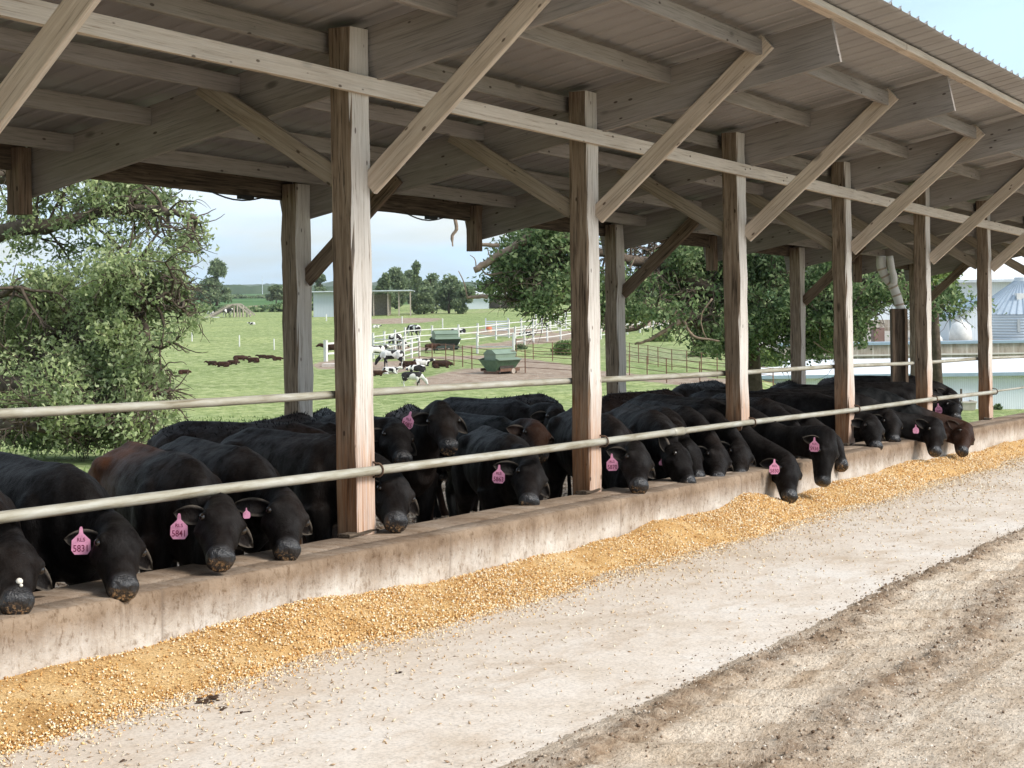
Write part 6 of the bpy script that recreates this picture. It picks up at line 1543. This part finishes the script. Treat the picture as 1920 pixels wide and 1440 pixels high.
for (u0, v0, u1, v1) in ((-1, -1, 1, -1), (1, -1, 1, 1), (1, 1, -1, 1), (-1, 1, -1, -1)): mb.bar(loc(g_, u0*a*1.18, v0*b*1.15, h+.03), loc(g_, u1*a*1.18, v1*b*1.15, h+.03), .08, .08)
build_at(mb, 'rim', PALE, root)
for x, yb, h_, w_, lb in ((1802.5, 769, 40, 4.2, 'brown wooden post beside the flared concrete trough'), (1912, 765, 26, 5, 'short grey wooden post with bent wire at the right edge')):
    g_ = ground_hit(x, yb); k_ = px_size(g_, 1); mb = MB(); mb.tube([(0, 0, -.1), (0, 0, h_*k_*.97), (0, 0, h_*k_)], [w_*k_/2, w_*k_/2.2, w_*k_/3], 8); mb.tube([(0, 0, h_*k_*.8), (.3, .1, h_*k_*.72), (.6, .2, h_*k_*.8)], .012, 4); o = mb.build('wooden_post', W_OLD if x < 1850 else TIMB); o.location = g_; props(o, lb, 'post')
# boarded chute with the white banded pipe
Dp = 22.6; pb_ = at_depth(1685, 715, Dp); g_ = Vector((pb_.x, pb_.y, FLOORZ(pb_.x)+.0)); root = empty('wooden_chute', g_, 'dark-stained boarded chute standing against the sixth back post', 'chute')
kp = Dp/F; zt_ = at_depth(1685, 579, Dp).z-g_.z
mb = MB(); mb.box(g_+Vector((0, 0, zt_/2)), (.16, 25*kp, zt_), AZ); build_at(mb, 'box', W_OLD, root)
for s_ in (-1, 1): mb = MB(); mb.box(g_+RT0*(s_*12*kp)-FW*.1+Vector((0, 0, zt_/2)), (.05, 5*kp, zt_+.01), AZ); build_at(mb, 'edge_board', W_BROWN, root)
g2_ = Vector((g_.x, g_.y, g_.z+zt_)); root = empty('vent_pipe', g2_, 'white banded elbow pipe rising from the boarded chute', 'pipe')
mb = MB(); pp = [at_depth(x, y, Dp) for x, y in ((1688, 580), (1684, 562), (1678, 545), (1672, 532), (1664, 524), (1656, 510), (1652, 498), (1652, 480))]
mb.tube(catmull(pp, 4), 8.5*kp, 14); build_at(mb, 'pipe', WHITE, root, True)
BAND = simple('pipe_band', (.40, .33, .26), .7, .3, .2)
cp = catmull(pp, 4)
for i in (2, 6, 10, 14, 18, 22):
    mb = MB(); t = (cp[i+1]-cp[i]).normalized(); mb.tube([cp[i]-t*.012, cp[i]+t*.012], 9.3*kp, 14); build_at(mb, 'band', BAND, root)
mb = MB(); pp = [at_depth(x, y, Dp-.1) for x, y in ((1676, 532), (1676, 518), (1672, 505), (1668, 480))]; mb.tube(catmull(pp, 4), 6.5*kp, 12); build_at(mb, 'branch_pipe', WHITE, root, True)

# dry twig hanging from the roof edge
c = at_depth(853, 416, 30); mb = MB(); pts = [at_depth(x, y, 30)-c for x, y in ((853, 410), (856, 430), (848, 442), (849, 462))]; mb.tube(catmull(pts, 3), [.035]*4+[.03]*4+[.015]*2, 5); o = mb.build('dead_twig', BARKD); o.location = c; props(o, 'short dead twig hanging below the shed eave against the sky', 'twig')
# ================================================================ cattle out in the pasture
_proto = {}
def calf_geo(kind, flip=1):
    if kind in _proto: return _proto[kind]
    if kind == 'graze': poll, nose, ly = Vector((1.02, .06, .62)), Vector((1.20, .08, .22)), False
    elif kind == 'stand': poll, nose, ly = Vector((1.05, .12, 1.15)), Vector((1.42, .22, .98)), False
    elif kind == 'lie': poll, nose, ly = Vector((.98, .06, .66)), Vector((1.34, .16, .52)), True
    elif kind == 'curl': poll, nose, ly = Vector((.95, .28, .42)), Vector((.80, .60, .22)), True
    g = cow_mesh('calf', poll, nose, (1, 0, 1.2), 1.0, .030, lying=ly, stride=.04 if not ly else 0, tail=True)
    _proto[kind] = g; return g
_cm = {}
def calf(px, py, wpx, kind, coatm, yaw, label, group, real=None):
    """px,py = foot of the animal in the photo, wpx its drawn length, yaw = body direction seen from the lens (0 = right, 180 = left)"""
    g_ = ground_hit(px, py); D_ = (g_-CAM).dot(FW)
    key = (kind, coatm.name)
    V_, Fl, mzl, crumb, (poll, d, nv, sd_), m2 = calf_geo(kind)
    if key not in _cm:
        Va = [V_]; n0 = len(V_); Fa = list(Fl); att = [mzl]
        for s_ in (-1, 1):
            ev, ef, mid, ax, fr, rw = ear_geo(poll, d, nv, sd_, s_, droop=.1); Va.append(np.array([tuple(v) for v in ev])); Fa += [tuple(i+n0 for i in f) for f in ef]; n0 += len(ev); att.append(np.zeros(len(ev)))
        VV = np.concatenate(Va); me = bpy.data.meshes.new('calf'); me.from_pydata(VV.tolist(), [], Fa); me.materials.append(coatm)
        me.polygons.foreach_set('use_smooth', np.ones(len(me.polygons), bool))
        for nm, arr in (('muzzle', np.concatenate(att)), ('brown', np.full(len(VV), .25))):
            a = me.attributes.new(nm, 'FLOAT', 'POINT'); a.data.foreach_set('value', arr.astype(np.float32))
        me.update(); _cm[key] = me
    o = bpy.data.objects.new('calf', _cm[key]); COL.objects.link(o)
    L_ = 1.9*max(.45, abs(math.cos(R(yaw)))) ; s_ = (wpx*D_/F)/L_*(1.3 if not kind in ('lie', 'curl') else 1.12)
    o.scale = (s_, s_, s_); o.location = g_ - Vector((0, 0, .01)); o.rotation_euler = (0, 0, math.atan2(RT0.y, RT0.x)+R(yaw))
    return props(o, label, 'calf', group)
GB = 'dark calves resting on the grass left of the back post'; GH = 'black and white calves in the pasture'
calf(345, 702, 22, 'curl', RED, 10, 'single brown calf curled up nearest the oak foliage', GB)
calf(398, 685, 20, 'lie', BLK, 165, 'dark calf at the left end of the resting group, head up', GB)
calf(418, 688, 25, 'curl', RED, 175, 'rust-brown calf lying in front at the left of the resting group', GB)
calf(436, 684, 22, 'curl', BLK, 0, 'dark calf stretched behind the rust-brown one', GB)
calf(449, 676, 24, 'curl', RED, 10, 'dim brown calf lying in the middle of the resting group', GB)
calf(458, 674, 16, 'lie', BLK, 5, 'black calf just behind the dim brown one', GB)
calf(475, 680, 24, 'lie', RED, 170, 'dark brown calf lying right of the middle pair', GB)
calf(492, 672, 17, 'lie', BLK, 170, 'black calf with raised head, left of the right-hand trio', GB)
calf(506, 673, 18, 'curl', BLK, 0, 'black calf in the centre of the right-hand trio', GB)
calf(520, 676, 18, 'curl', RED, 0, 'reddish calf touching the back post edge', GB)
calf(473, 609, 12, 'lie', HOL, 180, 'tiny patched calf lying alone on the slope', GH)
calf(394, 589, 14, 'lie', HOL, 160, 'patched calf resting at the left foot of the wooden ramp', GH)
calf(427, 595, 10, 'stand', HOL, 60, 'small pale calf sheltering under the wooden ramp', GH)
calf(150, 581, 22, 'lie', HOL, 0, 'patched calf lying far off, seen left through the oak', GH)
calf(166, 581, 16, 'lie', HOL, 180, 'patched calf lying close right of the far left one', GH)
calf(205, 582, 18, 'lie', HOL, 0, 'patched calf lying far off under the oak limb', GH)
calf(222, 582, 14, 'lie', HOL, 180, 'patched calf at the right end of the far lying group', GH)
calf(624, 670, 32, 'stand', BLK, 180, 'black calf standing behind the low concrete block', GH)
calf(705, 615, 14, 'lie', HOL, 0, 'white calf lying just right of the nearest post', GH)
calf(776, 637, 22, 'graze', HOL, 130, 'white calf grazing alone above the white fence', GH)
calf(742, 655, 18, 'graze', HOL, 60, 'white and black calf with lowered head behind the fence rails', GH)
calf(754, 654, 16, 'graze', HOL, 0, 'dark-headed calf beside the one behind the fence rails', GH)
calf(705, 676, 30, 'stand', HOL, 30, 'patched calf standing half hidden by the nearest post', GH)
calf(736, 690, 40, 'graze', HOL, 170, 'large black-fronted white calf bending to graze', GH)
calf(706, 705, 26, 'lie', BLK, 0, 'black calf lying half behind the nearest post', GH)
calf(732, 701, 32, 'lie', HOL, 0, 'patched calf lying in front of the large grazing one', GH)
calf(767, 689, 30, 'curl', BLK, 180, 'black calf lying left of the white resting pair', GH)
calf(790, 687, 34, 'lie', HOL, 10, 'white calf lying behind with its head to the right', GH)
calf(782, 698, 34, 'curl', HOL, 180, 'white calf lying in front of the resting pair', GH)
calf(827, 690, 36, 'curl', BLK, 0, 'glossy black calf lying alone between calves and feeder', GH)
calf(773, 727, 36, 'graze', HOL, -10, 'spotted calf standing nearest, nosing the grass', GH)
calf(863, 625, 22, 'lie', HOL, 180, 'white calf lying right of the dark-skirted feeder', GH)
calf(983, 630, 20, 'lie', HOL, 0, 'patched calf lying behind the white board fence', GH)
calf(996, 629, 14, 'curl', RED, 0, 'brown calf lying behind the white board fence', GH)
calf(808, 662, 20, 'stand', RED, 20, 'tan calf standing beneath the dark-skirted feeder', GH)

# ---------------------------------------------------------------- haze
mh = bpy.data.materials.new('haze'); mh.use_nodes = True; t_ = mh.node_tree; t_.nodes.clear()
ho = t_.nodes.new('ShaderNodeOutputMaterial'); pv = t_.nodes.new('ShaderNodeVolumePrincipled')
pv.inputs['Color'].default_value = (.93, .965, 1, 1); pv.inputs['Density'].default_value = .00013; pv.inputs['Anisotropy'].default_value = .2
t_.links.new(pv.outputs[0], ho.inputs['Volume'])
mb = MB(); mb.box((0, 0, 60), (6600, 6600, 160))
if HAZE: props(mb.build('haze', mh), 'thin summer haze', kind='stuff')
